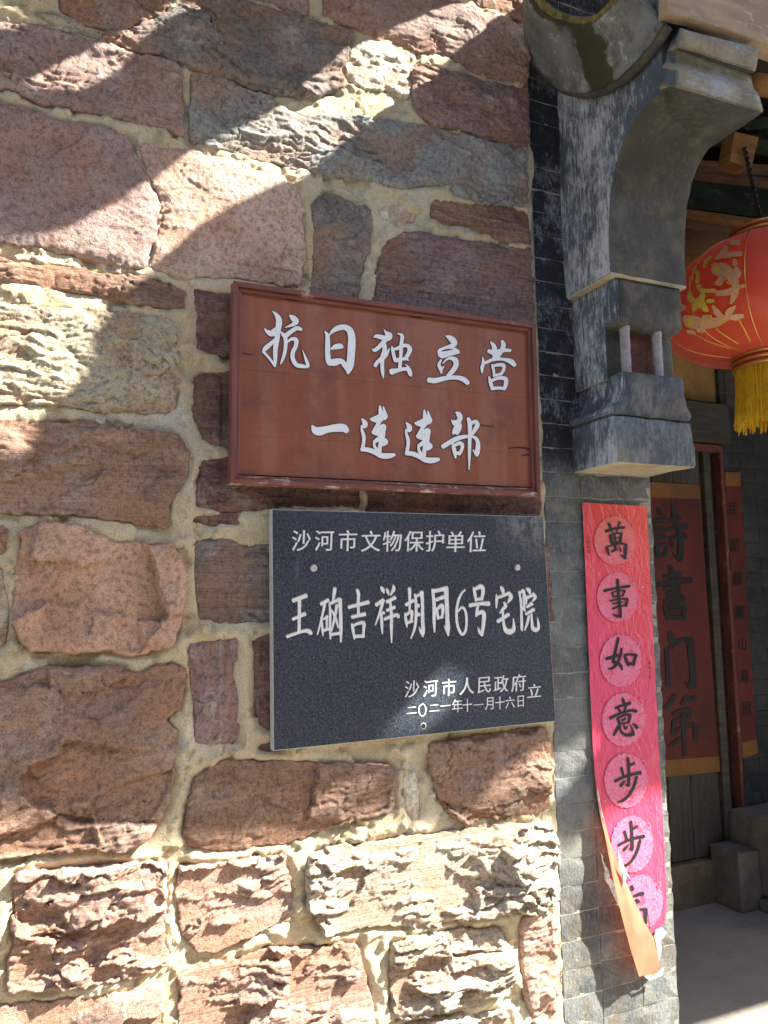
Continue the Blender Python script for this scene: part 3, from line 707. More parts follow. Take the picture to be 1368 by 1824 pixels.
sect('base_block', [(yb, zb), (yf, zb), (yf-0.002, (zb+p_top[1])/2-0.01), (p_top[0]+0.01, p_top[1]), (yb, p_top[1])], XB, XBR, M_PLC, seed=2)
l0 = pyz(1092, 724, XB); XL2 = XB+0.03
l1 = pyz(1112, 691, XL2); l2 = pyz(1108, 661, XL2)
bm = bmesh.new()
yl = l0[0]; 
lo = [(XB-0.004, yb), (XB-0.004, yl), (XBR+0.004, yl), (XBR+0.004, yb)]
hi = [(XL2, yb), (XL2, l1[0]), (XBR-0.03, l1[0]), (XBR-0.03, yb)]
rings = [[(x, y, p_top[1]) for x, y in [(XB+0.006, yb), (XB+0.006, yl+0.012), (XBR-0.006, yl+0.012), (XBR-0.006, yb)]],
         [(x, y, p_top[1]+0.010) for x, y in lo], [(x, y, p_top[1]+0.026) for x, y in lo],
         [(x*0.45+a*0.55, y*0.45+b_*0.55, p_top[1]+0.037) for (x, y), (a, b_) in zip(lo, hi)],
         [(x, y, l1[1]) for x, y in hi], [(x, y, l2[1]) for x, y in hi]]
def loft(rings, bm, cap=True):
    V = [[bm.verts.new(p) for p in r] for r in rings]
    for a, b_ in zip(V[:-1], V[1:]):
        for k in range(len(a)): bm.faces.new((a[k], a[(k+1) % len(a)], b_[(k+1) % len(a)], b_[k]))
    if cap: bm.faces.new(V[0][::-1]); bm.faces.new(V[-1])
    bmesh.ops.recalc_face_normals(bm, faces=bm.faces[:])
    return bm
loft(rings, bm)
bmesh.ops.bevel(bm, geom=[e for e in bm.edges if e.calc_face_angle(0) > 0.5], offset=0.003, segments=2, affect='EDGES')
roughen(bm, 0.02, 0.002, 3)
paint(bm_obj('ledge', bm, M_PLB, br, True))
zc = pyz(1100, 577, XL2); zc1 = pyz(1101, 533, XL2)
ypil = max(l1[0]+0.016, pyz(1087, 485, XB)[0]+0.032)
for cx, cy in ((1114, 625), (1171, 630)):
    q = U(cx, cy, 'y', ypil)
    n = 9; vs = []; fs = []
    zz = np.linspace(l2[1]-0.006, zc[1]+0.004, n)
    for i, z in enumerate(zz):
        r = 0.0130+0.0025*(abs(i-(n-1)/2)/((n-1)/2))**4+0.0007*math.sin(i*2.3+cx)
        for k in range(10): an = 2*math.pi*k/10; vs.append((q[0]+r*math.cos(an), ypil+r*math.sin(an), z))
    for i in range(n-1):
        for k in range(10): fs.append((i*10+k, i*10+(k+1) % 10, (i+1)*10+(k+1) % 10, (i+1)*10+k))
    obj('pillar', vs, fs, M_PILLAR, br, True)
ycore = ypil+0.026
bm = bmesh.new(); box(bm, XB+0.022, XBR-0.012, ycore, yb, l2[1]-0.01, zc1[1]+0.02, 0.004, 2); roughen(bm, 0.02, 0.002, 5)
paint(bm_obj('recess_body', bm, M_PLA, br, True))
qa = U(1119, 640, 'y', ycore-0.004); qb = U(1163, 640, 'y', ycore-0.004)
boxobj('clay_panel', qa[0], qb[0], ycore-0.006, ycore+0.02, l2[1]-0.003, zc[1]+0.006, M_PANEL, br, 0.002, 0.0015, 0.02, 6)
st0 = pyz(1087, 485, XB)
bm = bmesh.new()
zc = (min(zc[0], ypil-0.017), zc[1])
r0_ = [(XL2+0.012, yb), (XL2+0.012, zc[0]+0.008), (XBR-0.034, zc[0]+0.008), (XBR-0.034, yb)]
r1_ = [(XL2-0.004, yb), (XL2-0.004, zc[0]-0.006), (XBR-0.020, zc[0]-0.006), (XBR-0.020, yb)]
rings = [[(x, y, zc[1]-0.004) for x, y in r0_], [(x, y, zc[1]+0.008) for x, y in r1_], [(x, y, zc1[1]-0.008) for x, y in r1_], [(x, y-0.004, zc1[1]) for x, y in r1_], [(x, y, st0[1]+0.004) for x, y in r1_]]
loft(rings, bm)
bmesh.ops.bevel(bm, geom=[e for e in bm.edges if e.calc_face_angle(0) > 0.5], offset=0.003, segments=2, affect='EDGES')
roughen(bm, 0.02, 0.0022, 7)
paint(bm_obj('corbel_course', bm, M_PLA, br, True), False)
front = [(1087, 485), (1085, 450), (1084, 415), (1085, 375), (1088, 335), (1097, 290), (1110, 250), (1131, 210), (1155, 182), (1182, 160)]
pr = [pyz(x, y, XB) for x, y in front]
XSR = float(U(1222, 512, 'y', pr[0][0])[0])
ZTOP = float(U(1182, -70, 'y', pr[-1][0])[2])
prof = [(yb, pr[0][1])]+pr+[(pr[-1][0]-0.005, ZTOP), (yb, ZTOP)]
sect('curved_stem', prof, XB, XSR, M_PLA, 0.025, 0.0030, 8, 0.003)
boxobj('stem_foot', XB+0.001, XSR-0.001, pr[0][0]-0.001, -0.01, pr[0][1]-0.006, pr[0][1]+0.001, M_CREAM, br, 0.001, 0.001, 0.03, 12)  # thin slab carrying the painted ground bounce under the stem
# crown moulding
yk = pyz(1205, 157, XB-0.01)[0]
def cy_(px, py, y=None): return U(px, py, 'y', yk if y is None else y)
A = [cy_(1205, 157), cy_(1206, 124), cy_(1203, 112, yk+0.030), cy_(1203, 90, yk+0.026), cy_(1206, 84, yk+0.004), cy_(1211, 49, yk-0.010)]
Bq = [cy_(1360, 199), cy_(1352, 170), cy_(1342, 158, yk+0.030), cy_(1338, 136, yk+0.026), cy_(1346, 126, yk+0.004), cy_(1352, 86, yk-0.010)]
Lb = [U(1176, 151, 'y', yk+0.05), U(1177, 122, 'y', yk+0.05), U(1179, 108, 'y', yk+0.055), U(1182, 92, 'y', yk+0.055), U(1187, 82, 'y', yk+0.05), U(1209, 50, 'y', yk+0.04)]
zl = [a[2] for a in A]
rings = []
for a, b_, l in zip(A, Bq, Lb):
    rings.append([(XB+0.03, yk+0.12, l[2]), tuple(l), tuple(a), tuple(b_), (b_[0], 0.0, b_[2])])
bm = bmesh.new(); loft(rings, bm)
bmesh.ops.bevel(bm, geom=[e for e in bm.edges if e.calc_face_angle(0) > 0.35], offset=0.0022, segments=2, affect='EDGES')
roughen(bm, 0.02, 0.003, 9)
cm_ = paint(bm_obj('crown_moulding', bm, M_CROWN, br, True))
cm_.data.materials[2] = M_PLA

# upturned tile shell under the eave
arcf = [(944, 90), (960, 118), (980, 140), (1010, 158), (1045, 166), (1080, 158), (1110, 140), (1140, 112), (1170, 78), (1190, 45)]
arcn = [(944, -40), (955, -8), (968, 10), (990, 26), (1018, 36), (1045, 38), (1066, 32), (1085, 14), (1105, -8), (1125, -35)]
sh = thing('eave_tile_shell', 'curved grey tile shell with green moss stain at the top of the pier', 'tile', tuple(U(1050, 100, 'y', 0)))
def near(a, dy, dx):
    p, q = U(a[0], a[1], 'y', -dy), U(a[0], a[1], 'x', XB-dx)
    return p if np.linalg.norm(p-EYE) < np.linalg.norm(q-EYE) else q
vs = []; fs = []
NL = 10
sm = lambda P: [tuple(np.array(P[min(max(int(t), 0), len(P)-1)])*(1-(t-int(t)))+np.array(P[min(int(t)+1, len(P)-1)])*(t-int(t))) for t in np.linspace(0, len(P)-1, 40)]
FA, NA = sm(arcf), sm(arcn)
for i in range(NL+1):
    t = i/NL
    for (a, b_) in zip(FA, NA):
        p = near(a, 0.010, 0.008)*(1-t)+near(b_, 0.20, 0.10)*t
        p = p+(p-EYE)*0.012*math.sin(math.pi*t)
        vs.append(p)
m = len(FA)
for i in range(NL):
    for k in range(m-1): fs.append((i*m+k, i*m+k+1, (i+1)*m+k+1, (i+1)*m+k))
nt = M_PLY.node_tree; B_ = nt.nodes['Principled BSDF']
old = B_.inputs['Base Color'].links[0].from_socket
gp = nt.nodes.new('ShaderNodeNewGeometry'); nz = nt.nodes.new('ShaderNodeTexNoise'); nz.inputs['Scale'].default_value = 9; nz.inputs['Detail'].default_value = 8; nz.inputs['Roughness'].default_value = 0.75
nt.links.new(gp.outputs['Position'], nz.inputs['Vector'])
sx = nt.nodes.new('ShaderNodeSeparateXYZ'); nt.links.new(gp.outputs['Position'], sx.inputs[0])
ma = nt.nodes.new('ShaderNodeMath'); ma.operation = 'MULTIPLY_ADD'; ab = nt.nodes.new('ShaderNodeMath'); ab.operation = 'ADD'; ab.inputs[1].default_value = 0.235; nt.links.new(sx.outputs[1], ab.inputs[0]); ac = nt.nodes.new('ShaderNodeMath'); ac.operation = 'ABSOLUTE'; nt.links.new(ab.outputs[0], ac.inputs[0]); nt.links.new(nz.outputs['Fac'], ma.inputs[0]); ma.inputs[1].default_value = 0.22; nt.links.new(ac.outputs[0], ma.inputs[2])
mr = nt.nodes.new('ShaderNodeMapRange'); nt.links.new(ma.outputs[0], mr.inputs[0]); mr.inputs[1].default_value = 0.165; mr.inputs[2].default_value = 0.150
mm = nt.nodes.new('ShaderNodeMix'); mm.data_type = 'RGBA'; nt.links.new(mr.outputs[0], mm.inputs[0]); nt.links.new(old, mm.inputs[6]); mm.inputs[7].default_value = (0.035, 0.034, 0.012, 1)
nt.links.new(mm.outputs[2], B_.inputs['Base Color'])
o = obj('shell', vs, fs, M_PLY, sh, True)
md = o.modifiers.new('thick', 'SOLIDIFY'); md.thickness = 0.02; md.offset = 1
pts = [near((a[0], a[1]+3), 0.014, 0.014) for a in FA]
v_, f_ = tube(pts, 0.012, 8)
obj('rim', v_, f_, M_PLA, sh, True)
pts = [near(b_, 0.202, 0.102) for b_ in NA]
v_, f_ = tube(pts, 0.010, 8)
obj('rim', v_, f_, mat_plain('mossy_rim', (0.16, 0.13, 0.05), 0.95, 0, 0.6, 60, 0.004), sh, True)

# ------------------------------------------------------------------ eave boards top right
M_TAN = mat_wood('dry_tan_timber', (0.42, 0.31, 0.20), (0.30, 0.20, 0.12), 0.85, (6, 6, 40), (0.5, 0.45, 0.36), 0.62)
ye = yk-0.01
def slab_px(name, pts, y0, th, mat, parent=None, label=None, cat=None, group=None, kind=None, seed=1):
    """flat board whose face has this outline at y0, running back th metres"""
    P = [U(a, b_, 'y', y0) for a, b_ in pts]
    n = len(P)
    vs = [tuple(p) for p in P]+[(p[0], y0+th, p[2]) for p in P]
    fs = [tuple(range(n)), tuple(range(n, 2*n))[::-1]]+[(k, (k+1) % n, n+(k+1) % n, n+k) for k in range(n)]
    bm = bmesh.new(); V = [bm.verts.new(v) for v in vs]
    for f in fs: bm.faces.new([V[k] for k in f])
    bmesh.ops.recalc_face_normals(bm, faces=bm.faces[:])
    bmesh.ops.bevel(bm, geom=bm.edges[:], offset=min(0.0015, th/4), segments=1, affect='EDGES')
    o = bm_obj(name, bm, mat, parent, False, None if parent is not None else tuple(P[0]))
    return tag(o, label, cat, group, kind)
eb = thing('eave_board', 'two dry tan boards under the eave, above the corbel crown', 'board', tuple(U(1200, 25, 'y', ye)))
slab_px('fascia_board', [(1192, -60), (1188, 22), (1238, 33), (1290, 50), (1372, 79), (1500, 125), (1500, -60)], ye, 0.03, M_TAN, eb)
slab_px('lower_board', [(1240, 30), (1236, 42), (1290, 62), (1352, 86), (1500, 140), (1500, 110), (1372, 72)], ye+0.032, 0.03, M_TAN, eb)
v_, f_ = tube([U(1346, 150, 'y', 0.10), U(1420, 160, 'y', 0.10)], 0.038, 16)
tag(obj('rafter_pole', v_, f_, mat_wood('yellow_pole', (0.48, 0.27, 0.09), (0.32, 0.17, 0.06), 0.7, (40, 6, 40)), None, True, tuple(U(1346, 150, 'y', 0.10))), 'yellow timber pole end beside the corbel crown at the right edge', 'pole')

# ------------------------------------------------------------------ gateway: back wall, door, beams
M_DARKW = mat_wood('dark_brown_timber', (0.030, 0.027, 0.020), (0.075, 0.062, 0.040), 0.7, (8, 8, 45), (0.16, 0.13, 0.09), 0.68)  # near-black brown with paler worn streaks
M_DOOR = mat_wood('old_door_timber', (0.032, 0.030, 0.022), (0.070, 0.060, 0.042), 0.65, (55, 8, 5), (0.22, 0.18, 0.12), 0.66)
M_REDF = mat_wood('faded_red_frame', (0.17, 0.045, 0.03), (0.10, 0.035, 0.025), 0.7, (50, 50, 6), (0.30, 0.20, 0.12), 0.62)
X9 = lambda px, py=900: float(U(px, py, 'y', DY)[0])
Z9 = lambda py, px=1260, y=DY: float(U(px, py, 'y', y)[2])
bw = thing('gate_back_wall', 'dark timber and plaster wall closing the gateway above and around the door', 'wall', (X9(1200), DY+0.05, FZ))
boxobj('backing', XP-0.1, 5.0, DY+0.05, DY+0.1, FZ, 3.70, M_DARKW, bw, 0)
dxs = [X9(1120), X9(1163), X9(1202), X9(1251)]
door = thing('wooden_door', 'old dark plank door behind the pier carrying a faded red paper', 'door', (X9(1163), DY, FZ+0.2))
zd0, zd1 = Z9(1534, 1215), Z9(800)
for a, b_ in zip(dxs[:-1], dxs[1:]):
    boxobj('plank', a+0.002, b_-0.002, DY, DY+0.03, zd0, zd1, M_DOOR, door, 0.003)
thr = boxobj('threshold', XP, X9(1283, 900)-0.0, DY-0.03, DY+0.045, FZ-0.01, zd0-0.008, mat_plain('worn_brown_threshold', (0.14, 0.105, 0.065), 0.85, 0, 0.35, 14, 0.004), None, 0.006, 0, loc=(XP, DY, FZ))
tag(thr, 'worn brown threshold block under the plank door', 'threshold')
fr = thing('door_frame', 'dark door post with thin faded red trim right of the door', 'door frame', (X9(1265), DY, FZ))
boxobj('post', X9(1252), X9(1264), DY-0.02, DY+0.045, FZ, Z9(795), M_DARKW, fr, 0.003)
boxobj('gap_shade', X9(1266), X9(1279), DY+0.02, DY+0.045, FZ, Z9(795), mat_plain('black_gap', (0.012, 0.012, 0.012), 0.8), fr, 0.003)  # black strip standing in for the shaded gap beside the post
boxobj('trim', X9(1281), X9(1287), DY-0.024, DY+0.03, Z9(1440, 1310), Z9(794), M_REDF, fr, 0.003)
boxobj('trim', X9(1150), X9(1280)-0.001, DY-0.035, DY+0.03, Z9(806), Z9(794), M_REDF, fr, 0.003)
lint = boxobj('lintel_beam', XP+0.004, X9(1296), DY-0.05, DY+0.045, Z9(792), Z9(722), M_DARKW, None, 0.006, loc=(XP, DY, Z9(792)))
tag(lint, 'heavy dark lintel beam over the door, below the yellow panel', 'beam')
M_YEL = mat_plain('yellow_ochre_panel', (0.30, 0.17, 0.035), 0.6, 0, 0.35, 6)
slab_px('yellow_panel', [(1120, 540), (1286, 560), (1284, 718), (1120, 700)], DY+0.01, 0.02, M_YEL, None, 'yellow ochre painted board above the lintel beneath the lantern', 'panel')
boxobj('post_top', X9(1283, 640), X9(1310, 640), DY-0.02, DY+0.045, Z9(720), 3.68, M_DARKW, bw, 0.004)
# brick side panel, right of the red paper
sw = thing('side_brick_wall', 'dim olive grey brick wall at the right edge behind the red strip', 'wall', (X9(1291), DY, FZ))
M_BRK2 = mat_brick('shade_dimmed_brick', 0.0, 0.25)  # same brick, its tone darkened for the deep gateway's shade
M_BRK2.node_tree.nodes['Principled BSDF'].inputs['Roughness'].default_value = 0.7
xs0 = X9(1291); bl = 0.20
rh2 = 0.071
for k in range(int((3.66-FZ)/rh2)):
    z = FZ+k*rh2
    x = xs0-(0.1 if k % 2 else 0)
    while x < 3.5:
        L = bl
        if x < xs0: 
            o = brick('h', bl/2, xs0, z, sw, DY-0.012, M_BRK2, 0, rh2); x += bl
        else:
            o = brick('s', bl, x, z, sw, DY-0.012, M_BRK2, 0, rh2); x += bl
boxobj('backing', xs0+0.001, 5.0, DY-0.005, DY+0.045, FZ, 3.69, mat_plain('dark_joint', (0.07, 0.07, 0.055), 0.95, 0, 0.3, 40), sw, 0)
sr = thing('right_return_wall', 'plastered return wall on the far side of the gateway', 'wall', (3.7, 0.4, FZ))
boxobj('body', 3.7, 4.2, -0.05, DY+0.05, FZ, 3.70, mat_plain('olive_plaster', (0.10, 0.095, 0.075), 0.9, 0, 0.3, 8), sr, 0)
# stone door blocks
M_BLK = mat_plain('worn_grey_stone', (0.15, 0.135, 0.11), 0.85, 0, 0.3, 14, 0.006)
xa = float(U(1307, 1470, 'y', DY-0.04)[0]); za = float(U(1308, 1442, 'y', DY-0.04)[2])
pb = thing('door_stone', 'worn grey stone gate block at the foot of the side wall', 'stone block', (xa, DY-0.3, FZ))
boxobj('upper_block', xa, xa+0.5, 0.45, DY-0.014, FZ+0.05, za, M_BLK, pb, 0.012, 0.003, 0.03, 31)
xb_ = float(U(1275, 1560, 'y', DY-0.04)[0]); zb_ = float(U(1290, 1502, 'y', DY-0.04)[2])
boxobj('lower_step', xb_, xa-0.002, DY-0.17, DY-0.014, FZ+0.0, zb_, M_BLK, pb, 0.008, 0.003, 0.03, 32)
boxobj('plinth', xa-0.03, xa+0.55, 0.41, DY-0.175, FZ-0.005, FZ+0.048, M_BLK, pb, 0.008, 0.002, 0.03, 33)

# ceiling timbers
M_GREEN = mat_wood('faded_green_paint', (0.030, 0.060, 0.040), (0.012, 0.022, 0.018), 0.65, (6, 6, 30), (0.10, 0.16, 0.09), 0.62)
M_OCH = mat_wood('ochre_moulding', (0.32, 0.17, 0.05), (0.16, 0.08, 0.03), 0.65, (6, 6, 50))
M_RAFT = mat_wood('brown_rafter', (0.20, 0.115, 0.07), (0.11, 0.06, 0.04), 0.8, (6, 6, 50))
yg = 0.62
gb = thing('painted_beam', 'green painted beam with ochre lower moulding behind the lantern top', 'beam', tuple(U(1230, 380, 'y', yg)))
slab_px('beam_face', [(1080, 300), (1500, 330), (1500, 408), (1225, 370), (1080, 350)], yg, 0.2, M_GREEN, gb)
slab_px('moulding', [(1080, 352), (1225, 372), (1500, 410), (1500, 425), (1225, 388), (1080, 367)], yg-0.02, 0.2, M_OCH, gb)
slab_px('lower_moulding', [(1080, 369), (1225, 390), (1500, 427), (1500, 448), (1225, 408), (1080, 385)], yg, 0.2, M_RAFT, gb)
slab_px('ochre_batten', [(1150, 436), (1222, 443), (1500, 475), (1500, 500), (1222, 468), (1150, 458)], DY-0.1, 0.03, M_OCH, None, 'narrow ochre batten low behind the curved corbel stem', 'batten')
for i, (pp, lab) in enumerate([([(1100, 270), (1235, 284), (1500, 302), (1500, 313), (1235, 295), (1100, 281)], 'thin brown batten just under the tan hook block'),
                        ([(1100, 290), (1235, 300), (1500, 330), (1500, 342), (1235, 311), (1100, 301)], 'thin brown batten crossing behind the hanging wire, lower one')]):
    slab_px('ceiling_batten', pp, 0.42+0.05*i, 0.04, M_RAFT, None, lab, 'batten', 'battens under the gateway ceiling')
gd = thing('ceiling_joist', 'dark green joist running up to the ceiling right of the crown', 'joist', tuple(U(1290, 240, 'y', 0.35)))
slab_px('joist_face', [(1235, 226), (1280, 232), (1500, 275), (1500, 290), (1300, 250), (1235, 238)], 0.36, 0.05, M_GREEN, gd)
slab_px('joist_brace', [(1318, 222), (1372, 205), (1500, 165), (1500, 215), (1372, 228), (1330, 231)], 0.40, 0.04, M_GREEN, gd)
hb = slab_px('hook_block', [(1309, 234), (1352, 244), (1340, 296), (1327, 297), (1300, 287)], 0.22, 0.06, M_OCH, None, 'splintered tan timber block holding the lantern wire', 'block')
ceil_ = thing('gateway_ceiling', 'dark board ceiling of the gateway', 'ceiling', (2.4, 0.5, 3.66))
for k in range(12):
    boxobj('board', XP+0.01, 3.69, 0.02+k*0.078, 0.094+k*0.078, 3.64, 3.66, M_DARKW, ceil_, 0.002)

# ------------------------------------------------------------------ unseen slab added for the gateway roof, edge and gaps cut to shape the sunlight
HZ = 3.76
def occ(px, py, y=-0.02):
    p = U(px, py, 'y', y)
    t = (HZ-p[2])/SUN[2]
    q = p+SUN*t
    return (float(q[0]), float(q[1]))
edge_px = [(-45, 1500), (0, 1496), (110, 1500), (210, 1492), (270, 1482), (320, 1496), (400, 1492), (480, 1478), (540, 1482), (600, 1462), (650, 1448), (700, 1452), (745, 1466), (800, 1462), (850, 1452), (905, 1452), (960, 1448), (985, 1440), (1005, 1462), (1024, 1480), (1043, 1476), (1062, 1452), (1090, 1432), (1140, 1408), (1180, 1392), (1215, 1384)]
outer = [occ(*p) for p in edge_px]
y_l = outer[0][1]; y_r = outer[-1][1]
yfl = float(U(1300, 1806, 'z', FZ)[1])-(HZ-FZ)*(-SUN[1]/SUN[2])
outer = [(-2.5, y_l), (outer[0][0]-0.4, y_l)]+outer+[(outer[-1][0]+0.3, y_r), (outer[-1][0]+0.7, yfl), (9, yfl-0.03), (9, 1.6), (-2.5, 1.6)]
lit = [
 [(310, -5), (352, -8), (400, 0), (352, 28), (300, 52), (262, 72), (238, 88), (216, 128), (188, 150), (150, 172), (122, 182), (60, 168), (12, 150), (60, 130), (100, 108), (150, 84), (196, 62), (236, 36)],
 [(-140, -60), (-30, -40), (10, 8), (46, 38), (40, 58), (-40, 64), (-140, 60)],
 [(880, -25), (820, 0), (762, 22), (700, 46), (650, 70), (600, 92), (566, 126), (530, 152), (488, 190), (420, 226), (345, 256), (290, 300), (200, 356), (120, 402), (60, 420), (-60, 428), (-200, 430), (-200, 860), (-45, 852), (0, 846), (21, 838), (52, 802), (63, 755), (102, 722), (140, 690), (154, 658), (147, 620), (179, 588), (197, 547), (256, 508), (273, 478), (316, 445), (350, 410), (420, 372), (470, 350), (525, 334), (570, 300), (592, 274), (640, 240), (684, 214), (738, 188), (762, 158), (800, 108), (836, 84), (862, 54), (905, 28), (940, 5)],
 [(742, 1222), (790, 1246), (758, 1318), (706, 1356), (622, 1352), (686, 1284)],
 [(520, 1470), (542, 1436), (578, 1416), (640, 1408), (644, 1436), (600, 1452), (562, 1464)],
 [(826, 1434), (870, 1392), (915, 1364), (965, 1330), (1018, 1312), (1056, 1290), (1084, 1316), (1046, 1376), (1020, 1404), (992, 1424), (945, 1436), (880, 1438)],
 [(96, 1455), (104, 1452), (112, 1490), (102, 1492)],
]
cu = bpy.data.curves.new('shade_slab_sheet', 'CURVE'); cu.dimensions = '2D'; cu.fill_mode = 'BOTH'; cu.extrude = 0.012
def spl(P):
    s = cu.splines.new('POLY'); s.points.add(len(P)-1)
    for k, p in enumerate(P): s.points[k].co = (p[0], p[1], 0, 1)
    s.use_cyclic_u = True
spl(outer)
for L_ in lit: spl([occ(*p) for p in L_])
co_ = bpy.data.objects.new('shade_slab_curve', cu); C.objects.link(co_)
bpy.context.view_layer.update()
me = bpy.data.meshes.new_from_object(co_.evaluated_get(bpy.context.evaluated_depsgraph_get()))
bpy.data.objects.remove(co_)
roof = thing('roof_shade_slab', 'unseen stand-in slab for the gateway roof, cut to throw banded wall shade', 'roof', (1.5, 0, HZ))
me.materials.clear(); me.materials.append(M_TAN)
rs = bpy.data.objects.new('shade_slab_sheet', me); C.objects.link(rs); rs.parent = roof
rs.location = (-1.5, 0, 0.0)

# ------------------------------------------------------------------ the house across the lane, behind the photographer
hz_ = thing('lane_house', 'plain stone house wall across the lane', 'house', (1.0, -4.4, FZ))
boxobj('wall', -9, 12, -4.9, -4.4, FZ, FZ+4.2, mat_plain('lane_wall_stone', (0.20, 0.15, 0.12), 0.95, 0, 0.4, 4), hz_, 0)
bm = bmesh.new()
extrude_profile([(-4.25, FZ+4.2), (-4.25, FZ+4.28), (-7.0, FZ+5.4), (-7.0, FZ+4.2)], -9.2, 12.2, bm)
bm_obj('roof', bm, mat_plain('grey_tiles', (0.10, 0.10, 0.11), 0.9, 0, 0.3, 20), hz_)

# ------------------------------------------------------------------ brush lettering
def catmull(P, sub=5):
    P = np.array(P, float)
    if len(P) < 3: sub = 6
    Q = [2*P[0]-P[1]]+list(P)+[2*P[-1]-P[-2]]
    out = []
    for k in range(1, len(Q)-2):
        a, b, c, d = Q[k-1:k+3]
        for i in range(sub):
            t = i/sub
            out.append(0.5*(2*b+(c-a)*t+(2*a-5*b+4*c-d)*t*t+(3*b-a-3*c+d)*t**3))
    out.append(P[-1])
    return np.array(out)

def stroke_geo(st, org, s, grow=0.0):
    """2-D ribbon with round ends in photograph pixels: list of points, list of quads"""
    c = catmull(st); xy = c[:, :2]; w = np.maximum(c[:, 2]/2, 1.0)+grow
    t = np.gradient(xy, axis=0); t /= np.linalg.norm(t, axis=1)[:, None]+1e-9
    nrm = np.stack([-t[:, 1], t[:, 0]], 1)
    L = []; R = []
    for a in (60, 30):
        ca, sa = math.cos(math.radians(a)), math.sin(math.radians(a))
        L.append(xy[0]-t[0]*w[0]*sa*0.8+nrm[0]*w[0]*ca); R.append(xy[0]-t[0]*w[0]*sa*0.8-nrm[0]*w[0]*ca)
    for p, n, k in zip(xy, nrm, w): L.append(p+n*k); R.append(p-n*k)
    for a in (30, 60):
        ca, sa = math.cos(math.radians(a)), math.sin(math.radians(a))
        L.append(xy[-1]+t[-1]*w[-1]*sa*0.8+nrm[-1]*w[-1]*ca); R.append(xy[-1]+t[-1]*w[-1]*sa*0.8-nrm[-1]*w[-1]*ca)
    P = []
    for a, b in zip(L, R): P += [a, b]
    P = np.array(P)/s+np.array(org)
    F_ = [(2*k, 2*k+1, 2*k+3, 2*k+2) for k in range(len(L)-1)]
    return P, F_

def glyph(name, strokes, org, s, place, mat, parent, grow=0.0, lift=0.0, step=0.00012, label=None):
    """place(px, py, height) -> world point"""
    vs = []; fs = []; k = 0
    for st in strokes:
        P, F_ = stroke_geo(st, org, s, grow)
        b = len(vs)
        for i, p in enumerate(P): vs.append(tuple(place(p[0], p[1], lift+k*step+i*4e-6)))
        fs += [tuple(b+q for q in f) for f in F_]
        k += 1
    o = obj(name, vs, fs, mat, parent)
    if label: o['label'] = label
    return o

SG_Y = -0.052
def on_sign(px, py, h=0): 
    p = U(px, py, 'y', SG_Y); p[1] -= h; return p
GL = {}
A_ = ((400, 490), 4.717)
GL['抗'] = (A_, [[(402,305,8),(432,335,30),(452,370,48),(455,410,52),(446,470,46),(438,540,44),(426,620,40),(424,700,34),(424,770,12)],
  [(335,455,12),(362,480,34),(395,492,54),(430,465,50),(478,412,12)],[(440,530,26),(395,572,34),(345,615,40),(325,640,24)],[(325,645,24),(365,690,20),(400,735,20),(420,770,14)],
  [(545,340,12),(572,362,46),(598,392,48),(570,418,30),(505,444,5)],[(472,480,12),(505,512,40),(550,482,36),(605,448,34),(642,460,26)],
  [(508,520,34),(512,570,32),(506,640,30),(488,705,26),(468,748,12)],[(522,570,12),(560,540,26),(598,548,38),(596,600,34),(572,650,36),(572,705,36),(600,755,36),(650,768,34),(698,770,22),(688,730,28),(652,632,5)]])
GL['日'] = (A_, [[(842,478,14),(862,510,34),(864,580,42),(864,660,44),(872,730,44),(880,760,14)],[(880,505,12),(905,475,30),(950,448,46),(1005,440,46),(1050,468,56),(1066,530,62),(1064,620,66),(1058,700,64),(1050,770,60),(1034,826,24)],
  [(895,622,18),(930,605,44),(968,600,46),(985,605,30)],[(870,735,40),(920,735,60),(975,725,44),(1010,760,44),(1035,800,40)]])
D_ = ((650, 570), 13.68)
GL['独'] = (D_, [[(450,225,14),(500,300,60),(560,370,170),(570,420,170),(500,480,120),(430,560,110),(330,670,100),(230,740,90),(170,715,30)],[(205,430,20),(270,400,90),(370,420,110),(470,440,110)],
  [(440,560,100),(470,650,110),(470,760,110),(430,880,110),(415,1000,100),(415,1150,90),(425,1300,80),(440,1420,30)],[(600,690,16),(555,770,60),(490,870,110),(400,950,110),(290,1040,90),(245,1120,90)],
  [(790,340,30),(850,350,50),(900,400,90),(890,500,90),(880,600,90)],[(645,640,20),(670,730,80),(690,850,80),(730,980,90),(780,1010,60)],[(680,720,60),(780,700,80),(900,640,90),(1020,630,90),(1085,720,120),(1050,830,100),(1000,930,90),(1060,1000,20)],
  [(880,600,90),(870,750,90),(865,900,80),(850,1050,90),(840,1190,80)],[(720,990,90),(850,960,80),(1000,950,80)],[(640,1265,150),(760,1240,110),(900,1205,90),(1020,1200,90),(1060,1240,100),(1100,1330,100),(1110,1370,50)],[(985,1090,20),(1040,1150,50),(1090,1240,80)]])
B_ = ((680, 550), 4.56)
GL['立'] = (B_, [[(518,222,10),(555,240,44),(585,275,52),(570,300,36),(500,318,14),(465,335,18)],[(462,345,26),(485,375,56),(540,365,46),(600,350,44),(620,355,30)],[(470,340,14),(530,322,12),(600,325,12)],
  [(480,415,12),(462,455,26),(475,490,30),(482,525,14)],[(490,445,8),(540,405,20),(590,415,44),(600,460,42),(570,510,40),(535,545,30)],[(500,470,10),(480,500,20)],[(378,580,40),(430,585,44),(520,565,36),(600,560,34),(660,575,42),(695,605,36)]])
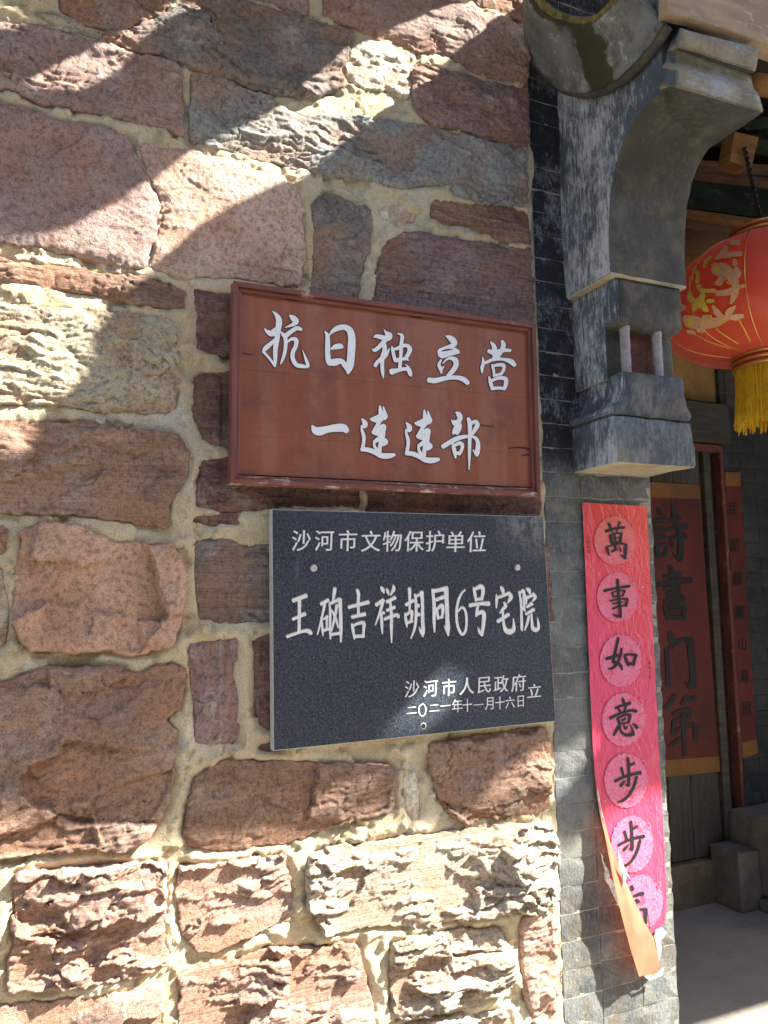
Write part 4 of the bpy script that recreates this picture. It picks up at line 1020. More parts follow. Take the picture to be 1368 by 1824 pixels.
GL['营'] = (B_, [[(880,270,10),(905,300,34),(915,345,40),(912,400,30)],[(975,265,24),(985,300,40),(965,350,34),(935,400,30)],[(865,345,30),(920,360,46),(980,340,34),(1040,340,26)],
  [(816,395,10),(822,440,26),(812,480,28),(812,520,16)],[(840,440,26),(900,415,26),(980,412,24),(1045,430,42),(1075,460,34)],[(895,460,22),(905,500,24),(910,535,18)],[(895,468,20),(940,458,28),(985,460,30),(985,500,26),(965,530,24)],[(905,545,20),(970,530,24)],
  [(868,555,14),(880,600,30),(895,655,26)],[(880,590,26),(940,565,28),(1000,570,34),(1005,610,34),(990,655,26)],[(895,650,26),(945,645,26),(995,652,24)]])
E_ = ((540, 700), 4.0235)
GL['一'] = (E_, [[(62,235,12),(85,268,54),(120,275,62),(170,262,50),(230,252,56),(285,252,58),(310,272,40)]])
LIAN = [[(418,185,10),(440,215,36),(440,240,30),(415,238,14)],[(415,240,10),(420,270,20),(432,310,26),(432,350,24),(425,385,26)],[(548,95,14),(552,130,30),(560,160,50),(540,185,60),(500,190,36),(480,188,12)],[(572,100,10),(585,145,22),(595,170,20),(580,190,16)],
  [(560,180,40),(530,230,26),(510,280,34),(540,290,40)],[(500,285,30),(550,250,34),(575,240,34),(570,280,30),(545,310,30)],[(510,350,26),(545,330,34),(590,350,36),(570,372,26)],[(570,240,30),(568,300,36),(552,360,30),(545,420,28)],[(505,350,16),(510,385,20),(530,410,20)],
  [(418,405,30),(460,408,34),(510,425,36),(560,450,40),(610,452,40),(650,444,24)]]
GL['连'] = (E_, LIAN)
GL['连2'] = (E_, [[(x+318+(-10 if x < 470 else -2)*0, y+30+(x-530)*0.02, w) for x, y, w in st] for st in LIAN])
GL['部'] = (E_, [[(1090,140,8),(1108,150,34),(1122,175,38),(1110,205,32),(1075,208,24),(1060,195,8)],[(1075,215,26),(1100,235,36),(1088,262,34),(1075,290,24)],[(1120,210,18),(1122,250,24),(1100,290,28)],[(1000,385,34),(1040,360,34),(1095,330,34),(1150,315,28),(1200,312,20)],
  [(1070,365,16),(1080,410,30),(1090,465,14)],[(1085,375,22),(1120,360,26),(1138,375,26),(1132,410,24),(1115,440,24)],[(1090,435,24),(1120,428,20)],[(1180,185,24),(1190,215,32),(1192,280,28),(1190,360,26),(1188,440,22),(1186,550,8)],
  [(1195,225,24),(1230,205,26),(1245,230,34),(1225,270,30),(1205,300,18)],[(1205,310,16),(1238,330,26),(1250,370,32),(1245,420,36),(1240,450,18),(1215,410,10)]])

M_SIGN = NB('faded_red_sign_paint', 0.55)
_b = M_SIGN
_geo = _b.n.new('ShaderNodeNewGeometry'); _co = _geo.outputs['Position']
_c = _b.mix(_b.rng(_b.noise(1.0, 3, 0.5, _b.mapc((16, 3, 1.2), co=_co)), 0.45, 0.56), (0.25, 0.068, 0.029), (0.28, 0.098, 0.055))
_c = _b.mix(_b.rng(_b.noise(5, 7, 0.7, _co), 0.50, 0.66, 0, 0.75), _c, (0.125, 0.038, 0.026))
_c = _b.mix(_b.rng(_b.noise(1.0, 7, 0.75, _b.mapc((30, 30, 130), (3, 1, 2), co=_co)), 0.70, 0.73, 0, 0.9), _c, (0.10, 0.02, 0.015))
_c = _b.mix(_b.rng(_b.noise(60, 6, 0.8, _b.mapc((1, 1, 2.5), (8, 1, 2), co=_co)), 0.72, 0.74, 0, 0.8), _c, (0.45, 0.33, 0.26))
M_SIGN = _b.fin(_c, _b.bump(_b.noise(1.0, 6, 0.7, _b.mapc((6, 6, 60), co=_co)), 0.0015, 0.6))
M_FRAME = mat_wood('red_frame_paint', (0.20, 0.062, 0.042), (0.145, 0.045, 0.035), 0.6, (8, 8, 60), (0.42, 0.30, 0.24), 0.645)
M_FRAMEV = mat_wood('red_frame_paint_upright', (0.20, 0.062, 0.042), (0.145, 0.045, 0.035), 0.6, (60, 60, 8), (0.42, 0.30, 0.24), 0.655)
M_FRAMEB = mat_wood('flaking_bottom_rail', (0.20, 0.062, 0.042), (0.145, 0.045, 0.035), 0.6, (8, 8, 90), (0.55, 0.48, 0.44), 0.605)
M_WHITE = mat_plain('white_sign_paint', (0.80, 0.82, 0.84), 0.6, 0, 0.05, 60)
M_INK = mat_plain('dark_outline_paint', (0.040, 0.008, 0.012), 0.7)
M_BLACK = mat_plain('black_ink', (0.012, 0.011, 0.012), 0.45, 0, 0.2, 60)

oTL, oTR, oBR, oBL = [U(*p, 'y', SG_Y-0.014) for p in ((416, 500), (954, 577), (963, 884), (410, 861))]
iTL, iTR, iBR, iBL = [U(*p, 'y', SG_Y) for p in ((434, 517), (944, 590), (948, 868), (430, 845))]
sign = thing('red_wooden_sign', 'red wooden framed signboard with white brush characters above the dark plaque', 'sign', tuple(oBL))
def quadboard(name, P, y0, y1, mat, parent, bev=0.002):
    """four corners (x, z), between depths y0 (front) and y1"""
    bm = bmesh.new()
    a = [bm.verts.new((p[0], y0, p[1])) for p in P]; b = [bm.verts.new((p[0], y1, p[1])) for p in P]
    bm.faces.new(a); bm.faces.new(b[::-1])
    for k in range(len(P)): bm.faces.new((a[k], b[k], b[(k+1) % len(P)], a[(k+1) % len(P)]))
    bmesh.ops.recalc_face_normals(bm, faces=bm.faces[:])
    if bev: bmesh.ops.bevel(bm, geom=bm.edges[:], offset=bev, segments=2, affect='EDGES', profile=0.6)
    return bm_obj(name, bm, mat, parent)
xz = lambda p: np.array([p[0], p[2]])
def lerp(a, b, t): return a*(1-t)+b*t
cut = [0, 0.435, 0.79, 1.0]       # three planks, seams as in the picture
for a, b in zip(cut[:-1], cut[1:]):
    L0, L1 = lerp(xz(iTL), xz(iBL), a), lerp(xz(iTL), xz(iBL), b); R0, R1 = lerp(xz(iTR), xz(iBR), a), lerp(xz(iTR), xz(iBR), b)
    ex = np.array([0.012, 0]); g_ = np.array([0, 0.00015])
    quadboard('board', [L0-ex-g_, R0+ex-g_, R1+ex+g_, L1-ex+g_], SG_Y, SG_Y+0.018, M_SIGN, sign, 0.0004)
O = [xz(oTL), xz(oTR), xz(oBR), xz(oBL)]
cen = sum(O)/4
def inset(k, m):
    p, a, b = O[k], O[(k-1) % 4], O[(k+1) % 4]
    u_, v_ = (a-p)/np.linalg.norm(a-p), (b-p)/np.linalg.norm(b-p)
    return p+(u_+v_)*m
for k in range(4):
    k2 = (k+1) % 4
    mt = M_FRAMEV if k in (1, 3) else (M_FRAMEB if k == 2 else M_FRAME)
    rail = None
    for nm, m0, m1, yy in (('frame_rail', 0.0, 0.011, SG_Y-0.016), ('inner_bead', 0.0112, 0.020, SG_Y-0.009)):
        ob = quadboard(nm, [inset(k, m0), inset(k2, m0), inset(k2, m1), inset(k, m1)], yy, SG_Y+0.016, mt, sign, 0.0015)
        if rail is None: rail = ob
        else: ob.parent = rail
for nm in ('抗', '日', '独', '立', '营', '一', '连', '连2', '部'):
    (org, s), sts = GL[nm]
    go_ = glyph('outline', sts, org, s, on_sign, M_INK, sign, grow=1.35*s, lift=0.0008, step=0.00006)
    go_.parent = glyph('character', sts, org, s, on_sign, M_WHITE, sign, lift=0.0018, step=0.00005)
for P_ in ([(433, 630, 2.6), (440, 631, 3.4), (450, 632.5, 1.0)], [(905, 799, 1.0), (925, 797, 3.0), (942, 800, 4.2)], [(855, 757, 1.0), (868, 759, 2.4), (880, 759.5, 1.0)], [(500, 529, 1.0), (515, 532, 6.0), (545, 536, 2.0)], [(722, 560, 1.0), (735, 563, 5.0), (752, 567, 1.5)], [(930, 812, 1.0), (940, 810, 2.4), (946, 812, 1.0)]):
    glyph('crack', [P_], (0, 0), 1.0, on_sign, M_INK, sign, lift=0.0006)
# old mounting timbers behind the board
boxobj('batten', float(iTL[0])+0.06, float(iTL[0])+0.10, SG_Y+0.019, -0.005, float(iBL[2])+0.02, float(iTL[2])-0.02, M_FRAME, sign, 0.002)
boxobj('batten', float(iTR[0])-0.12, float(iTR[0])-0.08, SG_Y+0.019, -0.005, float(iBR[2])+0.02, float(iTR[2])-0.02, M_FRAME, sign, 0.002)

# ------------------------------------------------------------------ granite plaque
PQ_Y = -0.046
def on_plaque(px, py, h=0):
    p = U(px, py, 'y', PQ_Y); p[1] -= h; return p
b_ = NB('dark_blue_granite', 0.32)
s1 = b_.noise(150, 4, 0.8); s2 = b_.noise(260, 3, 0.75)
c_ = b_.mix(b_.rng(s1, 0.40, 0.62), (0.007, 0.011, 0.018), (0.050, 0.064, 0.088))
c_ = b_.mix(b_.rng(s2, 0.56, 0.66, 0, 0.85), c_, (0.17, 0.21, 0.27))
c_ = b_.mix(b_.rng(b_.noise(28, 8, 0.8), 0.70, 0.74, 0, 0.55), c_, (0.26, 0.28, 0.28))
c_ = b_.scalec(c_, b_.rng(b_.noise(3, 5, 0.6), 0.3, 0.7, 0.8, 1.25))
gq = b_.n.new('ShaderNodeNewGeometry'); dv = b_.n.new('ShaderNodeVectorMath'); dv.operation = 'DISTANCE'
b_.link(gq.outputs['Position'], dv.inputs[0]); dv.inputs[1].default_value = tuple(on_plaque(945, 920))
dust = b_.math('MULTIPLY', b_.rng(dv.outputs['Value'], 0.02, 0.13, 1, 0), b_.rng(b_.noise(30, 8, 0.8), 0.44, 0.56, 0, 0.75))
c_ = b_.mix(dust, c_, (0.26, 0.26, 0.24))
c_ = b_.mix(b_.rng(b_.noise(1.0, 7, 0.75, b_.mapc((26, 20, 3), (2, 2, 2))), 0.60, 0.72, 0, 0.3), c_, (0.20, 0.22, 0.24))
M_GRAN = b_.fin(c_, b_.bump(s2, 0.0008, 0.5), b_.rng(s1, 0.3, 0.7, 0.35, 0.55))
M_GEDGE = mat_plain('sawn_granite_edge', (0.42, 0.42, 0.40), 0.7, 0, 0.2, 80)
M_CUT = mat_plain('white_gilt_lettering', (0.74, 0.76, 0.75), 0.5, 0, 0.12, 90)
M_CUTB = mat_plain('tan_cut_edge', (0.36, 0.26, 0.15), 0.6, 0, 0.25, 60)  # tan edging behind the white strokes
plq = thing('granite_plaque', 'dark speckled granite plaque with white engraved writing under the red signboard', 'plaque', tuple(on_plaque(487, 1338)))
PC = [xz(on_plaque(*p)) for p in ((484, 907), (968, 920), (990, 1285), (487, 1338))]
bm = bmesh.new()
n_ = 0.0012
a = [bm.verts.new((p[0], PQ_Y, p[1])) for p in PC]; b2 = [bm.verts.new((p[0], -0.020, p[1])) for p in PC]
bm.faces.new(a); bm.faces.new(b2[::-1])
for k in range(4): bm.faces.new((a[k], b2[k], b2[(k+1) % 4], a[(k+1) % 4]))
bmesh.ops.recalc_face_normals(bm, faces=bm.faces[:])
bmesh.ops.bevel(bm, geom=[e for e in bm.edges if all(abs(v.co.y-PQ_Y) < 1e-6 for v in e.verts)], offset=0.0016, segments=1, affect='EDGES')
slab = bm_obj('slab', bm, M_GRAN, plq)
slab.data.materials.append(M_GEDGE)
for p in slab.data.polygons:
    if abs(p.normal.y) < 0.98: p.material_index = 1
for cx, cz in ((558, 1012), (921, 1011)):
    q = on_plaque(cx, cz)
    vs = []; fs = []
    prof_ = [(0.0085, 0), (0.0085, 0.003), (0.0065, 0.0055), (0.003, 0.006), (0.0025, 0.0045), (0.0, 0.0045)]
    for r_, h_ in prof_:
        for k in range(14): an = 2*math.pi*k/14; vs.append((q[0]+max(r_, 1e-4)*math.cos(an), q[1]-h_, q[2]+max(r_, 1e-4)*math.sin(an)))
    for i in range(len(prof_)-1):
        for k in range(14): fs.append((i*14+k, i*14+(k+1) % 14, (i+1)*14+(k+1) % 14, (i+1)*14+k))
    obj('screw_cap', vs, fs, mat_plain('dull_nickel', (0.55, 0.53, 0.48), 0.35, 0.7) if cx < 600 else bpy.data.materials['dull_nickel'], plq, True)
q = on_plaque(754, 1293)
vs = [(q[0]+r_*math.cos(2*math.pi*k/18), q[1]-0.0006-h_, q[2]+r_*math.sin(2*math.pi*k/18)) for r_, h_ in ((0.0075, 0), (0.0058, 0.0008)) for k in range(18)]
obj('hole_rim', vs, [(k, (k+1) % 18, 18+(k+1) % 18, 18+k) for k in range(18)], M_GEDGE, plq)
obj('hole', [(q[0]+0.0058*math.cos(2*math.pi*k/18), q[1]-0.0004, q[2]+0.0058*math.sin(2*math.pi*k/18)) for k in range(18)], [tuple(range(18))], mat_plain('hole_dark', (0.01, 0.01, 0.01), 0.9), plq)

P1 = ((480, 900), 5.2615)
def ln(x0, y0, w0, x1, y1, w1): return [(x0, y0, w0), ((x0+x1)/2, (y0+y1)/2, (w0+w1)/2*0.92), (x1, y1, w1)]
PG = [
 (P1, [ln(222,895,36,340,850,40), ln(280,900,34,276,1190,30), ln(218,1070,26,330,1020,36), [(165,1232,28),(240,1205,26),(320,1180,28),(360,1180,40),(388,1200,34)]]),
 (((500, 1030), 11.4), [ln(820,525,70,960,450,70), [(890,540,60),(865,650,50),(820,850,40),(745,1140,28)], [(815,800,30),(835,950,50),(850,1090,46),(855,1170,20)], ln(860,840,36,945,775,50), ln(935,790,56,930,1000,40), ln(880,1060,60,960,1030,60),
   [(1095,215,70),(1085,300,70),(1055,480,36)], [(985,500,30),(1000,700,50),(998,1000,50),(1005,1230,30)], ln(1020,510,60,1190,430,70), [(1200,440,80),(1212,700,70),(1218,1000,70),(1218,1290,36)],
   [(1020,640,26),(1080,740,50),(1130,870,50),(1165,1010,26)], [(1135,550,60),(1110,720,54),(1070,900,50),(1030,1070,30)], ln(1020,1145,60,1190,1120,60)]),
 (((600, 1000), 6.84), [[(245,350,34),(262,400,40),(258,520,34),(262,640,34)], ln(145,560,40,380,500,48), ln(185,680,40,338,645,46), [(182,765,24),(196,840,36),(212,945,20)], [(205,780,28),(270,755,34),(325,755,44),(325,830,34),(318,910,30)], ln(222,915,40,325,912,40)]),
 (((600, 1000), 6.84), [[(540,318,30),(558,350,46),(572,385,18)], [(605,340,24),(618,370,36),(632,410,14)], [(685,295,18),(690,340,44),(650,415,14)], [(480,530,46),(520,500,36),(560,475,44)], [(560,475,44),(530,600,32),(468,775,14)], [(540,640,30),(545,760,36),(552,880,16)], [(555,620,20),(572,632,34)],
   ln(608,495,40,705,445,44), [(648,500,30),(662,640,36),(662,800,36),(664,990,14)], ln(610,598,36,700,560,40), [(580,705,34),(640,680,36),(730,655,40),(748,680,36)]]),
 (((600, 1000), 6.84), [[(882,335,40),(885,400,38),(885,500,28),(885,620,26)], ln(842,530,40,930,480,40), [(828,635,20),(840,720,34),(852,800,16)], [(850,650,30),(905,610,40),(912,660,34),(898,740,28)], ln(862,750,34,915,725,36),
   [(948,405,24),(962,500,34),(962,680,34),(945,820,30),(900,940,14)], ln(960,430,30,1020,400,40), [(1030,380,50),(1040,500,40),(1042,700,42),(1048,850,44),(1042,915,20)], [(1045,905,20),(1020,860,30),(998,800,8)], [(985,540,44),(995,540,40)], [(985,652,44),(1000,648,44)]]),
 (((720, 900), 5.0667), [[(255,765,24),(268,900,30),(268,1040,28),(272,1145,14)], ln(275,775,34,370,755,38), [(375,750,44),(382,880,36),(388,1040,36),(392,1100,40),(395,1175,16)], [(395,1170,16),(378,1120,24),(360,1090,8)], ln(290,855,30,350,830,34), [(290,930,16),(298,980,24),(302,1030,14)], [(300,935,22),(338,905,34),(346,950,28),(340,1010,22)], ln(305,1015,22,345,1012,22)]),
 (((720, 900), 5.0667), [[(548,765,14),(515,800,18),(485,870,22),(470,970,24),(478,1080,24),(505,1150,24),(530,1165,22),(555,1120,22),(560,1020,22),(545,945,22),(515,925,20),(485,960,12)]]),
 (((720, 900), 5.0667), [[(625,748,20),(636,800,28),(645,865,16)], [(645,755,26),(690,735,40),(710,770,32),(698,850,26)], ln(648,850,26,700,845,26), [(592,905,34),(680,890,28),(760,890,40)], [(665,905,22),(655,950,24),(648,1000,20)], [(655,985,28),(700,965,34),(718,990,36),(712,1080,32),(700,1175,20)], [(700,1175,20),(680,1145,28),(662,1105,8)]]),
 (((850, 1030), 11.4), [[(480,185,50),(510,235,76),(525,300,50)], [(385,335,20),(392,430,56),(385,600,30)], [(405,400,50),(500,365,60),(630,310,60)], [(635,300,60),(680,370,80),(660,430,70),(615,505,20)], [(540,500,40),(575,560,60),(520,630,60),(455,715,24)], ln(415,880,70,630,740,70),
   [(515,680,44),(525,850,50),(545,980,60),(580,1060,90),(650,1090,110),(720,1060,90),(740,980,60),(728,825,20)]]),
 (((850, 1030), 11.4), [[(850,280,40),(885,500,50),(895,750,50),(900,1000,56),(905,1070,24)], [(880,290,44),(935,255,60),(945,350,54),(945,480,50),(965,670,26)], [(965,670,26),(935,620,50),(900,570,20)], [(1000,215,40),(1045,250,80),(1065,310,40)], [(975,340,20),(995,430,40),(990,530,24)], ln(1015,395,60,1110,350,60), [(1130,315,50),(1175,390,60),(1120,465,30)],
   ln(1010,585,50,1100,520,80), ln(985,730,50,1140,640,70), [(1045,770,50),(1010,920,50),(960,1055,26)], [(1095,730,40),(1105,880,50),(1120,1010,70),(1180,1050,90),(1235,1020,60),(1235,920,50),(1215,805,16)]]),
]
for (org, s), sts in PG:
    go_ = glyph('gilt_edge', [[(x-0.0*s, y-1.5*s, w) for x, y, w in st] for st in sts], org, s, on_plaque, M_CUTB, plq, grow=0.15*s, lift=0.0005, step=0.00003)
    go_.parent = glyph('character', sts, org, s, on_plaque, M_CUT, plq, lift=0.0011, step=0.00003)

# small print set from outlines of the built-in font
def font_mesh(ch):
    tc = bpy.data.curves.new('t', 'FONT'); tc.body = ch; tc.resolution_u = 3; tc.size = 1.0; tc.align_x = 'CENTER'
    to = bpy.data.objects.new('t', tc); C.objects.link(to)
    bpy.context.view_layer.update()
    me = bpy.data.meshes.new_from_object(to.evaluated_get(bpy.context.evaluated_depsgraph_get()))
    V = np.array([v.co[:2] for v in me.vertices]).reshape(-1, 2); Fs = [tuple(p.vertices) for p in me.polygons]
    bpy.data.objects.remove(to); bpy.data.curves.remove(tc); bpy.data.meshes.remove(me)
    return V, Fs
FC = {}
def small(ch, cx, cy, w, h, place, mat, parent, slope=0.0, lean=0.0, lift=0.001, name='character', bold=0.0):
    """a character centred at a photograph point, w x h pixels, base line slope dy/dx"""
    if ch not in FC: FC[ch] = font_mesh(ch)
    V, Fs = FC[ch]
    if not len(V): return None
    c = (V.max(0)+V.min(0))/2; 
    k = 0.92
    vs = []; fs = []
    for j, ox in enumerate((0.0, bold) if bold else (0.0,)):
        b0 = len(vs)
        for x, y in V:
            u_ = (x-c[0])/k; v_ = (y-c[1])/k
            px = cx+u_*w+v_*lean*w+ox; py = cy-v_*h+u_*w*slope
            vs.append(tuple(place(px, py, lift+j*0.0002)))
        fs += [tuple(b0+i for i in f) for f in Fs]
    return obj(name, vs, fs, mat, parent)
top = [('沙', 536, 963), ('河', 577, 963), ('市', 619, 963), ('文', 660, 964), ('物', 698, 964), ('保', 737, 964), ('护', 774, 964), ('单', 811, 965), ('位', 848, 965)]
for ch, x, y in top: small(ch, x, y, 33, 37, on_plaque, M_CUT, plq, -0.02, 0.04, bold=0.7)
for ch, x, y in [('沙', 733, 1227), ('河', 766, 1226), ('市', 799, 1224), ('人', 831, 1222), ('民', 862, 1220), ('政', 892, 1218), ('府', 923, 1216), ('立', 951, 1230)]:
    small(ch, x, y, 25, 30 if ch != '立' else 25, on_plaque, M_CUT, plq, -0.10, 0.04, bold=0.6)
for ch, x, y, w, h in [('二', 733, 1265, 18, 16), ('一', 801, 1257, 18, 16), ('二', 773, 1261, 18, 16), ('年', 814, 1257, 19, 24), ('十', 832, 1256, 17, 23), ('一', 852, 1255, 17, 16), ('月', 871, 1253, 17, 23), ('十', 890, 1252, 17, 23), ('六', 908, 1251, 17, 21), ('日', 927, 1249, 15, 22)]:
    if (ch, x) == ('一', 801): x = 793
    small(ch, x, y, w, h, on_plaque, M_CUT, plq, -0.10, 0.0, bold=0.3)
glyph('character', [[(752,1254,2),(747,1258,2),(746,1265,2.2),(748,1273,2.2),(753,1275,2),(757,1271,2),(758,1263,2.2),(756,1256,2),(752,1254,2)]], (0, 0), 1.0, on_plaque, M_CUT, plq, lift=0.001)

# ------------------------------------------------------------------ pink couplet pasted on the pier
PPY = -0.0115
def on_paper(px, py, h=0):
    p = U(px, py, 'y', PPY); p[1] -= h; return p
EL = [(895, 1037), (960, 1040), (1050, 1044), (1200, 1050), (1330, 1056), (1400, 1061), (1450, 1068), (1500, 1082), (1560, 1104), (1600, 1124), (1640, 1146), (1662, 1160)]
ER = [(902, 1152), (1000, 1157), (1100, 1162), (1200, 1167), (1330, 1173), (1420, 1179), (1520, 1184), (1600, 1188), (1628, 1188), (1645, 1182), (1662, 1170)]
el = lambda y: float(np.interp(y, [a for a, _ in EL], [b for _, b in EL]))
er = lambda y: float(np.interp(y, [a for a, _ in ER], [b for _, b in ER]))
b_ = NB('pink_couplet_paper', 0.42)
geo_ = b_.n.new('ShaderNodeNewGeometry'); co = geo_.outputs['Position']
sz = b_.n.new('ShaderNodeSeparateXYZ'); b_.link(co, sz.inputs[0])
zt, zm = float(on_paper(1095, 900)[2]), float(on_paper(1100, 1120)[2])
g_ = b_.rng(b_.math('ADD', b_.math('SUBTRACT', sz.outputs[2], b_.math('MULTIPLY', b_.math('SUBTRACT', XP, sz.outputs[0]), 0.8)), b_.math('MULTIPLY', b_.noise(5, 4, 0.5, co), 0.15)), zm-0.12, zt-0.02)
c_ = b_.mix(g_, (0.69, 0.062, 0.145), (0.74, 0.065, 0.045))
c_ = b_.mix(b_.rng(b_.noise(9, 8, 0.7, co), 0.55, 0.7, 0, 0.5), c_, (0.72, 0.13, 0.24))
c_ = b_.mix(b_.rng(b_.noise(1.0, 5, 0.6, b_.mapc((70, 20, 55), co=co)), 0.70, 0.72, 0, 0.8), c_, (0.80, 0.50, 0.55))
cr = b_.noise(1.0, 5, 0.6, b_.mapc((38, 20, 22), co=co), 1.2)
M_PINK = b_.fin(c_, b_.bump(b_.noise(1.0, 4, 0.6, b_.mapc((16, 10, 7), (3, 1, 1), co=co), 2.5), 0.007, 0.6, b_.bump(cr, 0.006, 0.6)))
b_ = NB('pale_filigree_print', 0.45)
geo_ = b_.n.new('ShaderNodeNewGeometry'); co = geo_.outputs['Position']
w1 = b_.noise(42, 3, 0.5, co, 2.2); w2 = b_.noise(75, 3, 0.5, co, 2.8)
ln1 = b_.rng(b_.math('ABSOLUTE', b_.math('SUBTRACT', w1, 0.5)), 0.0, 0.045)
ln2 = b_.rng(b_.math('ABSOLUTE', b_.math('SUBTRACT', w2, 0.48)), 0.0, 0.05)
mask = b_.math('MULTIPLY', ln1, ln2)
hole_ = b_.rng(b_.noise(36, 3, 0.6, b_.mapc((1, 1, 1), (4, 4, 4), co=co)), 0.60, 0.64, 1, 0)
mask = b_.math('MULTIPLY', mask, hole_)
sz = b_.n.new('ShaderNodeSeparateXYZ'); b_.link(co, sz.inputs[0])
pc = b_.mix(b_.rng(sz.outputs[2], zm-0.0, zt-0.06), (0.71, 0.22, 0.37), (0.72, 0.20, 0.13))
c_ = b_.mix(mask, (0.66, 0.07, 0.14), pc)
M_FIL = b_.fin(c_)
b_ = NB('orange_paper_back', 0.6)
c_ = b_.mix(b_.rng(b_.noise(20, 6, 0.6), 0.35, 0.65), (0.62, 0.15, 0.085), (0.68, 0.21, 0.12))
c_ = b_.mix(b_.rng(b_.noise(1.0, 5, 0.7, b_.mapc((60, 60, 220))), 0.70, 0.73, 0, 0.75), c_, (0.20, 0.08, 0.05))
b_.fin(c_)
tr = b_.n.new('ShaderNodeBsdfTranslucent'); tr.inputs[0].default_value = (0.9, 0.2, 0.09, 1)
mx = b_.n.new('ShaderNodeMixShader'); mx.inputs[0].default_value = 0.30
b_.link(b_.b.outputs[0], mx.inputs[1]); b_.link(tr.outputs[0], mx.inputs[2])
b_.link(mx.outputs[0], b_.n['Material Output'].inputs[0])
M_FLAP = b_.m
M_SCRAP = mat_plain('torn_white_paper', (0.72, 0.70, 0.66), 0.8, 0, 0.15, 60, 0.003)

cp = thing('pink_couplet', 'pink paper couplet with black characters in pale medallions pasted on the pier', 'paper scroll', tuple(on_paper(1165, 1668)))
def strip(name, L, R, y0, y1, place, mat, parent, nu=14, nv=110, wob=0.0016, seed=3, yoff=None):
    vs = []; fs = []
    for j in range(nv+1):
        y = y0+(y1-y0)*j/nv
        for i in range(nu+1):
            u_ = i/nu
            x = L(y)*(1-u_)+R(y)*u_
            vs.append(place(x, y+(u_*7 if y0 < 910 and j < 3 else 0)*(1-j/3 if j < 3 else 0), 0))
    V = np.array(vs)
    V[:, 1] -= np.abs(fbm(V[:, 0]*1.6, V[:, 2], 11, 3, seed))*wob
    if yoff is not None: V[:, 1] += yoff(V)
    for j in range(nv):
        for i in range(nu): a = j*(nu+1)+i; fs.append((a, a+1, a+nu+2, a+nu+1))
    return obj(name, V, fs, mat, parent, True)
rag = lambda y: 1.0*math.sin(y*0.9)+0.8*math.sin(y*2.3+1)
strip('paper', lambda y: el(y), lambda y: er(y)+(rag(y)*0.6 if y > 1580 else 0.2*rag(y)), 895, 1662, on_paper, M_PINK, cp, 14, 120, 0.0010)
med = [(1094, 963, 36, 43), (1099, 1064, 36, 44), (1105, 1177, 37, 46), (1110, 1282, 38, 47), (1114, 1390, 38, 48), (1125, 1503, 37, 50), (1143, 1606, 36, 48)]
for i, (cx, cy, rx, ry) in enumerate(med):
    P = []
    for k in range(132):
        an = 2*math.pi*k/132
        s_ = 1+0.028*abs(math.sin(an*11+i))-0.01+0.012*math.sin(an*29)
        x, y = cx+rx*s_*math.cos(an), cy+ry*s_*math.sin(an)
        P.append((x, y))
    if i == 6: P = [(max(x, el(y)+1.0), y) for x, y in P]
    if i == 5: P = [(max(x, el(y)+0.5), y) for x, y in P]
    vs = [tuple(on_paper(cx if i < 6 else cx+8, cy, 0.0022))]+[tuple(on_paper(x, y, 0.0022)) for x, y in P]
    n = len(P)
    m_ = obj('medallion', vs, [(0, 1+k, 1+(k+1) % n) for k in range(n)], M_FIL, cp)
    # curl on the rim at the upper right
    cx2, cy2 = cx+rx*0.78, cy-ry*0.62
    sp = [(cx2+(6.5-0.30*k)*math.cos(k*0.45+2.6), cy2+(8-0.36*k)*math.sin(k*0.45+2.6), 2.0) for k in range(17)]
    gc_ = glyph('curl', [sp], (0, 0), 1.0, on_paper, bpy.data.materials['pale_filigree_print'], cp, lift=0.0025); gc_.parent = m_
C1 = ((1060, 920), 9.125); C2 = ((1070, 1140), 10.1375); C3 = ((1080, 1340), 5.067)
BU = [[(188,55,30),(193,120,26),(196,200,28),(195,290,30)], [(198,122,18),(222,108,24),(246,95,22)], [(128,140,24),(142,185,24),(152,225,20)], [(74,258,28),(130,230,24),(195,205,26),(255,190,28),(300,183,34)], [(165,252,8),(140,278,26),(122,300,30)], [(195,300,26),(178,294,16),(160,284,6)],
      [(266,220,26),(250,280,26),(225,340,26),(185,398,26),(140,432,26),(95,445,14)]]
